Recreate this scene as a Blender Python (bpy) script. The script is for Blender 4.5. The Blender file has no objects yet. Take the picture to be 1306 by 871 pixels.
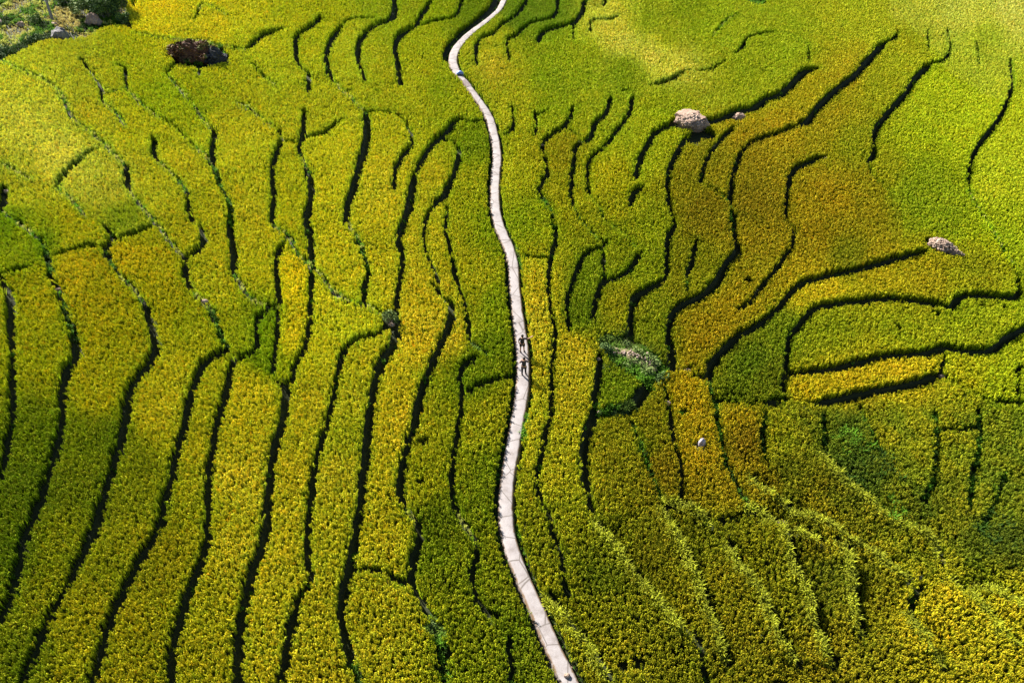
import bpy, math, random, heapq
import numpy as np
from mathutils import Vector, Matrix, noise

random.seed(7); rng = np.random.default_rng(7)
SC = bpy.context.scene; COL = SC.collection

# ------------------------------------------------------------------ camera, sky, sun, exposure
FPX = 1050.0; PITCH = math.radians(47.0); CAMZ = 43.0
cam_d = bpy.data.cameras.new("camera"); cam = bpy.data.objects.new("camera", cam_d); COL.objects.link(cam)
cam.location = (0, 0, CAMZ); cam.rotation_euler = (math.pi/2 - PITCH, 0, 0)
cam_d.sensor_width = 36.0; cam_d.lens = FPX/1306.0*36.0; cam_d.clip_start = 0.5; cam_d.clip_end = 3000
SC.camera = cam
SUN_EL = math.radians(33.0); SX, SY = -0.64, 0.768          # where the sun stands, seen from above
w = bpy.data.worlds.new("World"); SC.world = w; w.use_nodes = True
nt = w.node_tree; bg = nt.nodes["Background"]; sky = nt.nodes.new("ShaderNodeTexSky")
sky.sky_type = 'NISHITA'; sky.sun_disc = False; sky.sun_elevation = SUN_EL; sky.sun_rotation = math.atan2(SX, SY)
nt.links.new(sky.outputs[0], bg.inputs[0]); bg.inputs[1].default_value = 0.05
sd = bpy.data.lights.new("sun", 'SUN'); sd.energy = 5.0; sd.angle = math.radians(0.5); sd.color = (1.0, 0.95, 0.86)
so = bpy.data.objects.new("sun", sd); COL.objects.link(so); so.location = (0, 0, 80)
sdir = Vector((-SX*math.cos(SUN_EL), -SY*math.cos(SUN_EL), -math.sin(SUN_EL)))
so.rotation_euler = sdir.to_track_quat('-Z', 'Y').to_euler()
SC.view_settings.view_transform = 'Standard'; SC.view_settings.look = 'None'
SC.view_settings.exposure = 2.1; SC.view_settings.gamma = 1.0
SC.cycles.max_bounces = 5; SC.cycles.diffuse_bounces = 3; SC.cycles.transmission_bounces = 3

# ------------------------------------------------------------------ helpers
def lin(c):
    c = np.asarray(c, float)/255.0
    return np.where(c <= 0.04045, c/12.92, ((c+0.055)/1.055)**2.4)
def tag(o, label=None, cat=None, group=None, kind=None):
    if label: o['label'] = label
    if cat: o['category'] = cat
    if group: o['group'] = group
    if kind: o['kind'] = kind
    return o
def link(name, me, parent=None, loc=None):
    o = bpy.data.objects.new(name, me); COL.objects.link(o)
    if parent: o.parent = parent
    if loc is not None: o.location = loc
    return o
def mesh(name, v, f, mats=(), smooth=False):
    me = bpy.data.meshes.new(name); me.from_pydata([tuple(p) for p in v], [], f); me.update()
    for m in mats: me.materials.append(m)
    if smooth: me.polygons.foreach_set('use_smooth', [True]*len(me.polygons))
    return me
class N:
    """tiny node helper"""
    def __init__(s, name):
        s.m = bpy.data.materials.new(name); s.m.use_nodes = True; s.t = s.m.node_tree
        s.b = s.t.nodes["Principled BSDF"]; s.out = s.t.nodes["Material Output"]
        s.b.inputs['Specular IOR Level'].default_value = 0.15; s.b.inputs['Roughness'].default_value = 0.8
    def n(s, typ, **kw):
        k = s.t.nodes.new(typ)
        for a, b in kw.items():
            if a in k.inputs: k.inputs[a].default_value = b
            else: setattr(k, a, b)
        return k
    def l(s, a, b): s.t.links.new(a, b)
    def noise(s, scale, detail=4, rough=0.6, space='Object'):
        tc = s.n('ShaderNodeTexCoord'); k = s.n('ShaderNodeTexNoise')
        k.inputs['Scale'].default_value = scale; k.inputs['Detail'].default_value = detail; k.inputs['Roughness'].default_value = rough
        s.l(tc.outputs[space], k.inputs['Vector']); return k.outputs['Fac']
    def ramp(s, fac, stops):
        r = s.n('ShaderNodeValToRGB'); e = r.color_ramp.elements
        while len(e) < len(stops): e.new(0.5)
        for i, (p, c) in enumerate(stops): e[i].position = p; e[i].color = (*c, 1)
        s.l(fac, r.inputs[0]); return r.outputs[0]
    def mix(s, fac, a, b, blend='MIX'):
        k = s.n('ShaderNodeMix', data_type='RGBA', blend_type=blend)
        for v, i in ((fac, 0), (a, 6), (b, 7)):
            if isinstance(v, (int, float)): k.inputs[i].default_value = v
            elif isinstance(v, tuple): k.inputs[i].default_value = (*v, 1)
            else: s.l(v, k.inputs[i])
        return k.outputs[2]
    def bump(s, fac, strength, dist):
        k = s.n('ShaderNodeBump'); k.inputs['Strength'].default_value = strength; k.inputs['Distance'].default_value = dist
        s.l(fac, k.inputs['Height']); s.l(k.outputs[0], s.b.inputs['Normal'])

def tint_leaf(name, mul, trans):
    k = N(name); a = k.n('ShaderNodeAttribute', attribute_type='INSTANCER', attribute_name='tint')
    g = k.n('ShaderNodeAttribute', attribute_type='GEOMETRY', attribute_name='shade')
    c = k.mix(1.0, a.outputs['Color'], mul, 'MULTIPLY'); c = k.mix(1.0, c, g.outputs['Color'], 'MULTIPLY')
    k.l(c, k.b.inputs['Base Color'])
    tr = k.n('ShaderNodeBsdfTranslucent'); k.l(c, tr.inputs[0]); ms = k.n('ShaderNodeMixShader'); ms.inputs[0].default_value = trans
    k.l(k.b.outputs[0], ms.inputs[1]); k.l(tr.outputs[0], ms.inputs[2]); k.l(ms.outputs[0], k.out.inputs[0])
    return k.m
M_BLADE = tint_leaf('rice_leaf', (0.76, 0.93, 0.85), 0.42)
M_EAR = tint_leaf('rice_ear', (1.30, 1.26, 1.15), 0.32)
M_WEED = tint_leaf('weed_leaf', (1, 1, 1), 0.25)

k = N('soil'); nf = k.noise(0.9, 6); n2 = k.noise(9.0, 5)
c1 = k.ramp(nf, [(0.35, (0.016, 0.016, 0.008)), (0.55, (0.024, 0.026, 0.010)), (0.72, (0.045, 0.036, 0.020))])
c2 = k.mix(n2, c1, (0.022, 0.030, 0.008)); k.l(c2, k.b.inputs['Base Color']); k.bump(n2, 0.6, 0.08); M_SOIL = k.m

k = N('concrete'); nf = k.noise(1.3, 6, 0.65); n2 = k.noise(14, 5, 0.7)
at = k.n('ShaderNodeAttribute', attribute_type='GEOMETRY', attribute_name='edge')
vo = k.n('ShaderNodeTexVoronoi', feature='DISTANCE_TO_EDGE'); tc_ = k.n('ShaderNodeTexCoord'); k.l(tc_.outputs['Object'], vo.inputs['Vector']); vo.inputs['Scale'].default_value = 0.55
crack = k.ramp(vo.outputs['Distance'], [(0.004, (1, 1, 1)), (0.022, (0, 0, 0))])
mt = k.n('ShaderNodeMath', operation='MULTIPLY'); k.l(at.outputs['Fac'], mt.inputs[0]); k.l(k.noise(2.2, 6, 0.7), mt.inputs[1])
c1 = k.ramp(nf, [(0.36, (0.14, 0.122, 0.118)), (0.46, (0.22, 0.20, 0.20)), (0.60, (0.28, 0.262, 0.264))])
c1 = k.mix(n2, c1, (0.20, 0.175, 0.165)); ms = k.ramp(mt.outputs[0], [(0.34, (0, 0, 0)), (0.56, (1, 1, 1))])
c1 = k.mix(ms, c1, (0.12, 0.078, 0.045)); c1 = k.mix(crack, c1, (0.10, 0.085, 0.075)); k.l(c1, k.b.inputs['Base Color']); k.bump(n2, 0.4, 0.03); M_CONC = k.m
k = N('worn_concrete'); n2 = k.noise(6, 5)
k.l(k.ramp(n2, [(0.3, (0.10, 0.08, 0.08)), (0.7, (0.17, 0.14, 0.14))]), k.b.inputs['Base Color']); M_WORN = k.m

def stone_mat(name, a, b, c, scale=3.0):
    k = N(name); nf = k.noise(scale, 7, 0.7); n2 = k.noise(scale*5, 5, 0.7)
    k.l(k.mix(n2, k.ramp(nf, [(0.32, a), (0.5, b), (0.68, c)]), b), k.b.inputs['Base Color']); k.bump(n2, 0.8, 0.08); return k.m
M_PALE = stone_mat('pale_stone', (0.10, 0.055, 0.036), (0.26, 0.175, 0.13), (0.38, 0.30, 0.25), 2.2)
M_RUBBLE = stone_mat('rubble_stone', (0.07, 0.04, 0.025), (0.26, 0.185, 0.14), (0.50, 0.41, 0.34), 3.5)
M_DARKROCK = stone_mat('brown_rock', (0.02, 0.011, 0.007), (0.075, 0.032, 0.016), (0.16, 0.10, 0.035), 1.8)
M_GREY = stone_mat('grey_stone', (0.04, 0.036, 0.036), (0.13, 0.12, 0.12), (0.26, 0.25, 0.25), 3)
M_SLATE = stone_mat('slate_stone', (0.008, 0.008, 0.009), (0.022, 0.022, 0.024), (0.12, 0.125, 0.14), 2.5)
M_BARK = stone_mat('bark', (0.10, 0.08, 0.06), (0.22, 0.19, 0.15), (0.34, 0.30, 0.24), 6)
M_THATCH = stone_mat('dry_grass', (0.05, 0.05, 0.018), (0.12, 0.11, 0.045), (0.20, 0.17, 0.10), 5)

def plain(name, c, rough=0.8):
    k = N(name); k.b.inputs['Roughness'].default_value = rough
    k.l(k.ramp(k.noise(20, 3), [(0.3, tuple(x*0.8 for x in c)), (0.7, tuple(min(1, x*1.15) for x in c))]), k.b.inputs['Base Color']); return k.m
def leaf_mat(name, a, b):
    k = N(name); k.l(k.ramp(k.noise(2.5, 3), [(0.35, a), (0.65, b)]), k.b.inputs['Base Color']); return k.m
M_SHRUB = leaf_mat('shrub_leaf', (0.03, 0.06, 0.016), (0.085, 0.135, 0.03))
M_SHRUB2 = leaf_mat('shrub_leaf_pale', (0.06, 0.10, 0.022), (0.15, 0.19, 0.05))

# ------------------------------------------------------------------ terrain: smooth hillside + terrace steps
def sp(x, s): return s*np.logaddexp(0, x/s)
def sg(x): return 1/(1+np.exp(-np.clip(x, -40, 40)))
def base(x, y):
    x = np.asarray(x, float); y = np.asarray(y, float)
    b = -0.13*x*sg((70-np.abs(x))/8)
    b = b + 0.07*sp(x-11, 3.5)*sg((34-y)/7.0)*sg((60-np.abs(x))/8)
    b = b + 0.085*(sp(y-36, 4)-sp(y-74, 6))*sg((x-18)/9)
    b = b + 0.16*np.sin(x*0.21+1.3)*np.sin(y*0.17)
    return b
P_F = np.array([0, math.cos(PITCH), -math.sin(PITCH)]); P_U = np.array([0, math.sin(PITCH), math.cos(PITCH)])
def unproj(px, py, c):
    """where the sight line through a point of the view meets the hillside raised by c"""
    px = np.asarray(px, float); py = np.asarray(py, float)
    u = (px-653)/FPX; v = (435.5-py)/FPX
    dx = u; dy = P_F[1]+v*P_U[1]; dz = P_F[2]+v*P_U[2]
    z = np.zeros_like(px)+c
    for _ in range(40):
        t = (z-CAMZ)/dz; x = dx*t; y = dy*t; z = 0.5*z+0.5*(base(x, y)+c)
    return x, y
def proj(x, y, z):
    d = y*P_F[1]+(z-CAMZ)*P_F[2]; d = np.maximum(d, 1e-3)
    return 653+FPX*x/d, 435.5-FPX*(y*P_U[1]+(z-CAMZ)*P_U[2])/d
def ppm(x, y, z):  # pixels per metre
    return FPX/(y*P_F[1]+(z-CAMZ)*P_F[2])

def smooth_line(P, step=0.35):
    P = np.asarray(P, float)
    if len(P) == 2: P = np.array([P[0], (P[0]+P[1])/2, P[1]])
    Q = np.vstack([2*P[0]-P[1], P, 2*P[-1]-P[-2]]); out = []
    for i in range(1, len(Q)-2):
        p0, p1, p2, p3 = Q[i-1:i+3]; n = max(2, int(np.linalg.norm((p2-p1)[:2])/step))
        t = np.linspace(0, 1, n, endpoint=False)[:, None]
        out.append(0.5*((2*p1)+(-p0+p2)*t+(2*p0-5*p1+4*p2-p3)*t**2+(-p0+3*p1-3*p2+p3)*t**3))
    return np.vstack(out+[P[-1:]])

# d = dark step, p = pale grassy bund, g = weedy step, b = bright grassy bank; (width, style, points)
LINES = [
(2.5,'p',[(54,101),(73,114),(83,131),(94,153),(111,164),(126,177),(142,192),(160,212)]),
(7,'d',[(160,210),(160,222),(164,243)]),
(2.5,'p',[(164,243),(182,265),(202,288),(215,306),(235,329)]),
(6,'d',[(235,329),(238,356),(246,372)]),
(3,'p',[(246,372),(263,387),(274,405)]),
(7,'g',[(268,396),(276,412),(281,427),(289,444)]),
(3,'d',[(101,73),(109,83),(121,99),(129,111)]),
(3,'d',[(127,108),(131,131)]), (2,'p',[(131,131),(149,144),(159,162)]),
(3,'d',[(145,80),(158,87),(162,114)]),(2,'p',[(162,114),(182,134),(207,152)]),(3,'d',[(205,150),(227,164),(248,187)]),
(2,'p',[(132,112),(148,116),(160,114)]),(2,'p',[(248,187),(262,200),(272,215)]),
(6,'d',[(196,175),(196,198),(202,205)]),(2,'p',[(202,205),(215,217),(232,235),(238,246)]),
(5,'d',[(238,246),(243,278),(252,288)]),(6,'d',[(252,286),(259,300),(257,313),(246,322),(236,330)]),
(3,'d',[(212,94),(220,84),(229,76)]),(2,'p',[(212,96),(227,111),(240,127)]),(4,'d',[(239,126),(246,130)]),(2,'p',[(246,132),(255,147),(268,163)]),
(6,'d',[(268,163),(273,172),(270,200),(273,214)]),
(6,'g',[(273,212),(281,238),(292,258),(293,285)]),(7,'d',[(292,272),(293,288),(297,321),(298,349)]),
(3,'p',[(298,349),(311,369),(324,384),(345,390)]),
(4,'d',[(253,82),(253,96)]),(3,'d',[(277,112),(283,116)]),(3,'p',[(296,129),(311,136),(322,142)]),(4,'d',[(307,131),(314,136),(318,131)]),
(3,'d',[(350,160),(360,174)]),(3,'d',[(360,178),(377,181),(386,180)]),
(4,'d',[(72,240),(78,225),(96,207),(111,195),(128,187)]),
(3,'p',[(72,240),(86,250),(100,265),(109,276)]),(3,'d',[(128,284),(140,294),(146,302)]),
(7,'d',[(144,299),(137,310),(133,318),(140,332)]),(5,'g',[(138,328),(146,342),(152,351)]),(2.5,'p',[(152,351),(163,360),(174,372),(184,387)]),
(8,'d',[(184,387),(190,405),(197,437),(195,451),(184,469),(169,487),(162,512),(157,542),(149,572),(139,608),(126,648),(119,676),(104,704),(88,737),(73,762),(58,793),(45,823),(26,871),(20,890)]),
(4,'d',[(147,303),(174,296),(192,288),(207,289)]),
(3,'d',[(68,323),(101,315),(129,313)]),
(3,'p',[(0,268),(15,278),(33,291),(46,302)]),(3,'d',[(15,276),(28,283)]),
(6,'g',[(50,303),(61,329),(66,350)]),(5,'d',[(62,350),(72,365),(79,385)]),(5,'g',[(78,380),(83,400),(94,432)]),
(8,'d',[(88,410),(95,436),(94,454),(83,474),(78,502),(78,530),(73,562),(63,593),(53,626),(43,653),(30,681),(23,722),(15,752),(5,780),(-14,805)]),
(8,'d',[(4,236),(3,266)]),(3,'p',[(0,222),(-10,215)]),(2,'p',[(0,208),(20,218),(40,230)]),
(3,'d',[(-8,349),(15,344),(38,340)]),
(7,'d',[(0,352),(12,382),(12,407),(14,437),(15,466),(15,497),(15,532),(8,567),(0,603),(-8,620)]),
(8,'d',[(291,441),(286,446),(263,459),(248,487),(240,514),(232,552),(222,588),(215,618),(207,651),(197,681),(177,712),(162,742),(144,777),(131,813),(124,841),(115,875),(110,895)]),
(7.5,'d',[(296,455),(294,466),(286,502),(278,532),(270,567),(265,608),(264,651),(263,684),(253,719),(240,755),(227,793),(220,825),(217,871),(215,895)]),
(5,'d',[(296,461),(313,451),(328,441),(326,420),(329,405),(340,394),(356,388)]),
(5,'d',[(356,388),(354,361),(351,336),(357,318),(367,306)]),
(4,'d',[(354,392),(352,437),(349,461),(348,478)]),
(6,'d',[(358,178),(350,202),(346,220),(349,245),(346,284)]),
(2.5,'p',[(346,284),(353,291),(370,303),(380,326),(398,341),(413,354),(423,369),(440,380)]),
(5,'d',[(387,139),(387,162),(383,184)]),(6,'d',[(380,180),(384,200)]),(2,'p',[(384,200),(391,213),(397,222)]),
(8,'d',[(392,214),(397,245),(391,276),(393,292),(395,308),(398,340)]),(3,'p',[(396,336),(396,348)]),
(6,'d',[(396,346),(396,384),(394,417),(389,440),(378,459),(373,484)]),
(9.5,'d',[(351,484),(363,490),(373,480)]),
(9,'d',[(364,488),(363,510),(362,530),(353,557),(346,590),(341,638),(341,656),(336,692),(328,712),(319,735),(311,770),(306,803),(303,853),(303,895)]),
(4,'d',[(386,176),(398,171),(411,169),(424,159),(441,152)]),(3,'d',[(440,120),(448,114)]),(4,'d',[(480,115),(484,119)]),
(8,'d',[(466,142),(468,167),(464,192),(456,217),(451,235),(445,255),(439,284)]),
(2.5,'p',[(444,284),(456,303),(464,318)]),(5,'g',[(452,308),(464,325),(470,345)]),
(7,'d',[(472,346),(465,365),(465,384)]),
(2,'d',[(466,142),(487,142),(507,146)]),(5,'d',[(507,146),(520,160),(525,182),(512,200),(503,222),(504,244)]),
(7,'d',[(588,150),(578,155),(570,167),(552,182),(540,200),(528,222)]),
(8,'d',[(528,218),(524,253),(516,280),(509,303),(512,322)]),(5.5,'d',[(512,316),(513,334),(507,372),(505,402)]),
(5.5,'d',[(497,412),(480,426),(466,428),(449,436),(436,451),(429,484),(421,519),(411,557),(403,588),(397,620),(394,653),(391,684),(393,722),(398,739)]),
(8,'d',[(399,739),(386,755),(373,782),(368,813),(360,853),(354,880),(352,895)]),
(11,'d',[(505,416),(502,436),(492,452),(480,475)]),
(9,'d',[(484,461),(478,487),(473,517),(468,550),(466,588),(461,620),(458,656),(451,691),(441,739),(435,772),(438,805),(447,838),(456,860)]),(4,'g',[(452,850),(460,875),(466,890)]),
(4,'d',[(588,150),(598,155),(618,152)]),
(4,'d',[(562,177),(575,178),(584,186)]),(6,'d',[(584,186),(585,197),(580,217),(570,240)]),
(8,'d',[(574,232),(566,247),(551,262)]),(5,'d',[(552,260),(543,278),(540,300),(544,322)]),(3,'d',[(542,316),(552,339),(561,361)]),
(8,'d',[(575,384),(575,407),(563,437),(550,466),(537,499),(530,537),(520,567),(512,600),(510,626),(517,650)]),(3,'p',[(517,650),(526,657),(533,665)]),
(7,'d',[(533,664),(535,690),(526,714),(525,742)]),(5,'d',[(527,742),(540,772),(545,782)]),
(4,'g',[(548,785),(555,803),(562,825),(565,850),(568,880)]),
(4,'d',[(563,258),(570,264),(568,286),(575,321),(583,359),(593,387),(597,417),(598,430)]),
(4,'g',[(598,430),(608,440),(622,452)]),
(7,'d',[(610,454),(593,462),(585,478)]),(5.5,'d',[(585,474),(590,509),(585,537),(579,577),(575,608),(577,630),(585,656)]),
(5,'d',[(611,699),(603,724),(603,745),(609,763)]),(3,'d',[(609,763),(618,775),(638,785)]),(5,'d',[(648,808),(650,840),(652,880),(652,895)]),
(3.5,'d',[(590,497),(613,489),(638,481),(658,476)]),
(4,'d',[(451,724),(466,724),(484,724)]),(2.5,'d',[(489,728),(505,739),(522,742)]),
(2,'p',[(0,77),(30,90),(56,102)]),(2.5,'d',[(321,80),(333,94),(342,101)]),(2,'p',[(342,101),(352,110)]),(2,'p',[(316,137),(335,152),(350,163)]),(2,'d',[(384,86),(393,94)]),
(2.5,'g',[(731,262),(745,285),(768,308)]),(2,'p',[(585,656),(595,672),(608,695)]),(2,'p',[(425,378),(455,386),(480,395),(497,408)]),(2,'d',[(896,234),(910,242),(922,250)]),
(2,'g',[(950,50),(970,43),(1000,42),(1030,56)]),(2.5,'g',[(1107,206),(1114,224),(1140,247)]),(2,'p',[(1235,240),(1246,262),(1270,300),(1296,345)]),(2,'d',[(552,361),(563,378),(575,386)]),
(2,'p',[(690,252),(700,268)]),(2.5,'d',[(700,140),(683,146)]),(2,'p',[(170,42),(230,52),(290,60),(315,64)]),(3,'d',[(125,20),(127,8)]),(4,'d',[(247,26),(252,14)]),(2,'p',[(252,14),(262,5),(290,20)]),(4,'d',[(170,8),(172,-4)]),
# top centre
(6,'d',[(315,64),(328,50),(338,43),(362,37)]),
(5,'d',[(408,18),(403,28),(390,38),(378,46),(377,71),(384,86)]),(6,'d',[(393,94),(393,118)]),
(2,'d',[(479,25),(451,24),(436,31)]),(6,'d',[(436,31),(424,48),(416,68),(418,88),(424,102)]),
(2,'p',[(426,104),(444,121),(456,134),(466,142)]),
(6.5,'d',[(502,-12),(502,20),(477,33),(461,48),(456,66),(459,83),(467,104)]),
(5,'d',[(551,-2),(537,20),(529,34)]),(7,'d',[(530,32),(512,43),(504,58),(507,81),(511,109)]),
(4,'d',[(591,-5),(580,20),(555,25),(531,33)]),
# right of the path, upper
(4.5,'d',[(676,-8),(663,13),(650,25),(641,30),(628,43),(613,48),(607,61),(608,83)]),
(4.5,'d',[(713,-8),(708,18),(701,24),(675,30),(660,43),(648,48),(646,58),(651,78)]),
(5.5,'d',[(752,-6),(745,3),(743,15),(731,28),(706,35),(692,40),(686,55)]),(3.5,'d',[(731,26),(731,52)]),(4,'d',[(774,-4),(769,8)]),
(3,'d',[(754,40),(755,25),(779,24),(790,19)]),
(4.5,'d',[(828,110),(852,102),(872,91)]),(2.5,'d',[(872,90),(903,89),(925,77)]),(4,'d',[(938,68),(945,62),(952,50)]),(2,'p',[(910,45),(925,28),(940,18)]),
(4,'d',[(653,135),(655,157),(648,168),(636,174)]),
(3,'d',[(681,142),(684,158),(682,174)]),
(5,'d',[(731,136),(723,157),(706,169),(692,182),(695,202),(700,226)]),(2.5,'d',[(723,162),(740,174)]),
(5,'d',[(699,222),(690,236),(690,252)]),(3,'g',[(692,250),(703,268),(706,288)]),
(6,'d',[(709,288),(708,308),(704,328)]),(5,'d',[(703,326),(699,362),(702,392),(708,417),(707,440),(703,474),(704,512),(698,547),(690,583),(685,610),(688,638)]),
(3,'d',[(688,632),(700,656),(704,670)]),(5,'d',[(702,664),(706,681),(716,707),(717,728)]),(3,'d',[(717,728),(724,756)]),
(4,'d',[(702,329),(683,329),(670,327)]),
(5.5,'d',[(779,122),(774,142),(759,157),(752,177),(736,185),(731,212),(728,240),(731,262)]),
(3,'d',[(792,116),(803,116)]),(5,'d',[(808,122),(802,144),(786,167),(769,187),(751,205),(751,248)]),
(4,'g',[(751,245),(764,263),(772,280),(788,291),(802,303),(812,316)]),
(6,'d',[(817,322),(802,344),(786,354),(769,360),(761,377),(755,408)]),
(6,'d',[(775,306),(768,315)]),(5,'d',[(768,314),(746,324),(738,341),(728,367),(723,392),(727,420)]),(3,'d',[(769,318),(771,358)]),
(8,'d',[(820,236),(808,246),(805,262)]),
(7,'d',[(860,158),(845,163),(833,172),(827,184),(817,202),(811,228)]),
(6,'d',[(876,172),(865,192),(854,214),(852,250),(862,288)]),(6,'d',[(862,286),(852,305),(850,356)]),
(9,'d',[(850,354),(827,367),(809,380),(805,402),(804,438)]),
(9,'d',[(890,158),(918,151),(940,142),(963,136),(980,124),(996,119),(1016,101),(1027,90),(1044,86)]),(3,'d',[(1031,58),(1031,82)]),
(5,'d',[(937,159),(918,179),(903,200),(896,222),(894,234)]),
(4,'d',[(1145,40),(1140,49),(1126,54)]),(8,'d',[(1128,54),(1110,73),(1092,94),(1064,116),(1044,136),(1032,152),(1018,160)]),
(4,'d',[(1022,158),(976,174),(956,182),(943,197)]),(6,'d',[(946,192),(936,218),(933,240),(931,262)]),(4,'g',[(922,248),(932,262),(934,280)]),
(9,'d',[(935,268),(936,296),(941,318),(928,333),(918,352),(908,368)]),(9,'d',[(914,360),(893,377),(872,386),(859,398),(852,420),(855,446),(858,466)]),
(6,'d',[(888,305),(883,330),(875,354)]),(4,'g',[(876,352),(876,376)]),
(6,'d',[(1052,198),(1034,205),(1014,215),(1008,228)]),(5.5,'d',[(1008,224),(1004,250),(1003,279),(1012,290)]),(5,'d',[(1013,288),(1009,316),(991,341),(976,360),(963,377),(942,396)]),
(7,'d',[(1182,319),(1140,330),(1107,339),(1077,346),(1047,353),(1024,360),(1006,376),(991,394),(976,408),(960,418),(938,428)]),
(10,'d',[(946,424),(932,438),(916,452),(906,468),(905,486)]),
(7,'d',[(1298,350),(1297,377),(1254,376),(1226,377),(1214,391),(1196,387),(1160,382),(1140,379),(1102,382),(1064,386),(1039,393),(1021,412),(1009,427),(1005,445),(1003,470),(999,500)]),
(9,'d',[(1330,410),(1306,420),(1284,430),(1267,445),(1240,447),(1203,443),(1178,450),(1140,452),(1102,460),(1064,469),(1007,474)]),
(5,'d',[(1206,449),(1203,461),(1201,472)]),
(14,'d',[(1203,474),(1178,485),(1135,494),(1102,500),(1077,506),(1039,513),(1001,508),(976,514),(941,513),(912,508)]),
(9,'d',[(1203,476),(1219,487),(1241,501),(1267,510),(1306,513),(1335,514)]),(4,'d',[(1303,464),(1299,484),(1301,508)]),
(4,'d',[(1208,38),(1212,63),(1201,78),(1186,80)]),(7,'d',[(1188,80),(1168,99),(1153,121),(1128,149),(1115,172),(1115,195),(1107,206)]),
(2,'d',[(1183,40),(1184,64)]),(2.5,'d',[(1245,53),(1250,83)]),
(3,'d',[(1289,76),(1292,106)]),(5.5,'d',[(1292,104),(1284,131),(1267,162),(1249,184),(1239,205),(1235,240)]),
# centre hollow
(8,'d',[(764,450),(764,479),(759,509),(757,528)]),(11,'d',[(760,526),(749,550),(745,588),(749,620)]),(6,'d',[(748,615),(752,640),(759,656)]),
(2.5,'b',[(761,664),(786,696),(812,729),(837,760),(872,800),(890,816)]),(4,'d',[(893,815),(896,843),(903,875),(905,895)]),
(17,'d',[(827,489),(812,509),(800,520),(781,521),(759,531)]),(20,'d',[(836,462),(860,471)]),(8,'d',[(858,432),(860,468)]),(7,'d',[(838,466),(832,480),(822,496)]),
(5,'d',[(771,432),(794,433),(804,436)]),(9,'d',[(800,425),(800,445)]),
(5,'g',[(807,537),(817,562),(827,593),(837,618),(849,640)]),
(6,'d',[(849,494),(855,522),(857,547),(865,578),(870,608),(870,638)]),
(7,'g',[(903,484),(910,507),(918,547),(923,578),(931,600),(946,628),(958,646)]),
(7,'g',[(976,528),(973,557),(978,588)]),(9,'d',[(885,478),(913,483)]),(6,'d',[(874,470),(885,466)]),
# lower right
(4,'b',[(1052,578),(1072,605),(1102,631),(1128,653),(1153,666),(1186,681),(1203,712)]),
(3,'b',[(1217,738),(1236,755),(1254,772),(1279,803),(1310,826)]),
(4,'b',[(1008,648),(1030,652),(1047,659),(1069,674),(1095,691),(1117,702),(1140,722),(1163,737)]),
(3,'b',[(976,659),(1001,671),(1030,680),(1052,689)]),
(3,'b',[(846,644),(862,642),(880,644),(898,655),(910,664)]),(2.5,'d',[(912,663),(930,662),(950,655)]),(3,'b',[(955,655),(973,652),(993,662)]),
(3,'b',[(848,648),(868,685),(884,718),(900,762),(915,800),(930,850)]),(3,'b',[(930,690),(948,722),(973,757),(993,805),(1023,850)]),
(3,'b',[(1003,675),(1013,715),(1033,755),(1048,808),(1064,850)]),(3,'b',[(1066,690),(1082,705),(1089,735),(1093,765),(1103,810)]),
(3,'b',[(1163,784),(1183,815),(1208,852)]),(3,'b',[(1240,742),(1270,748),(1306,772),(1330,790)]),(3,'b',[(958,602),(980,625),(1010,640)]),
(3,'b',[(700,756),(735,800),(765,840),(785,880)]),
(9,'d',[(1176,745),(1166,762),(1163,783)]),(5,'d',[(1085,694),(1085,727),(1090,760)]),
(4,'d',[(1026,744),(1036,768),(1047,808)]),(4,'d',[(1007,690),(1014,700)]),(4,'d',[(984,793),(1004,815),(1011,833)]),(3,'d',[(1058,825),(1070,842)]),
(3,'d',[(872,691),(882,705)]),(3.5,'d',[(884,718),(893,740),(900,762)]),(3,'d',[(951,724),(966,747)]),
(4,'d',[(1201,545),(1225,547),(1249,545)]),(7,'g',[(1249,524),(1251,562),(1244,600),(1236,646)]),(7,'g',[(1193,525),(1196,560),(1191,613),(1178,638)]),
(8,'g',[(1097,515),(1112,550),(1130,582)]),(7,'g',[(1052,522),(1052,572)]),(5,'d',[(1283,743),(1296,748)]),(4,'g',[(1286,600),(1250,680)]),
]
UP = []; SEG = []   # resampled in world space: x, y, half-gap, signed step, style
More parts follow.
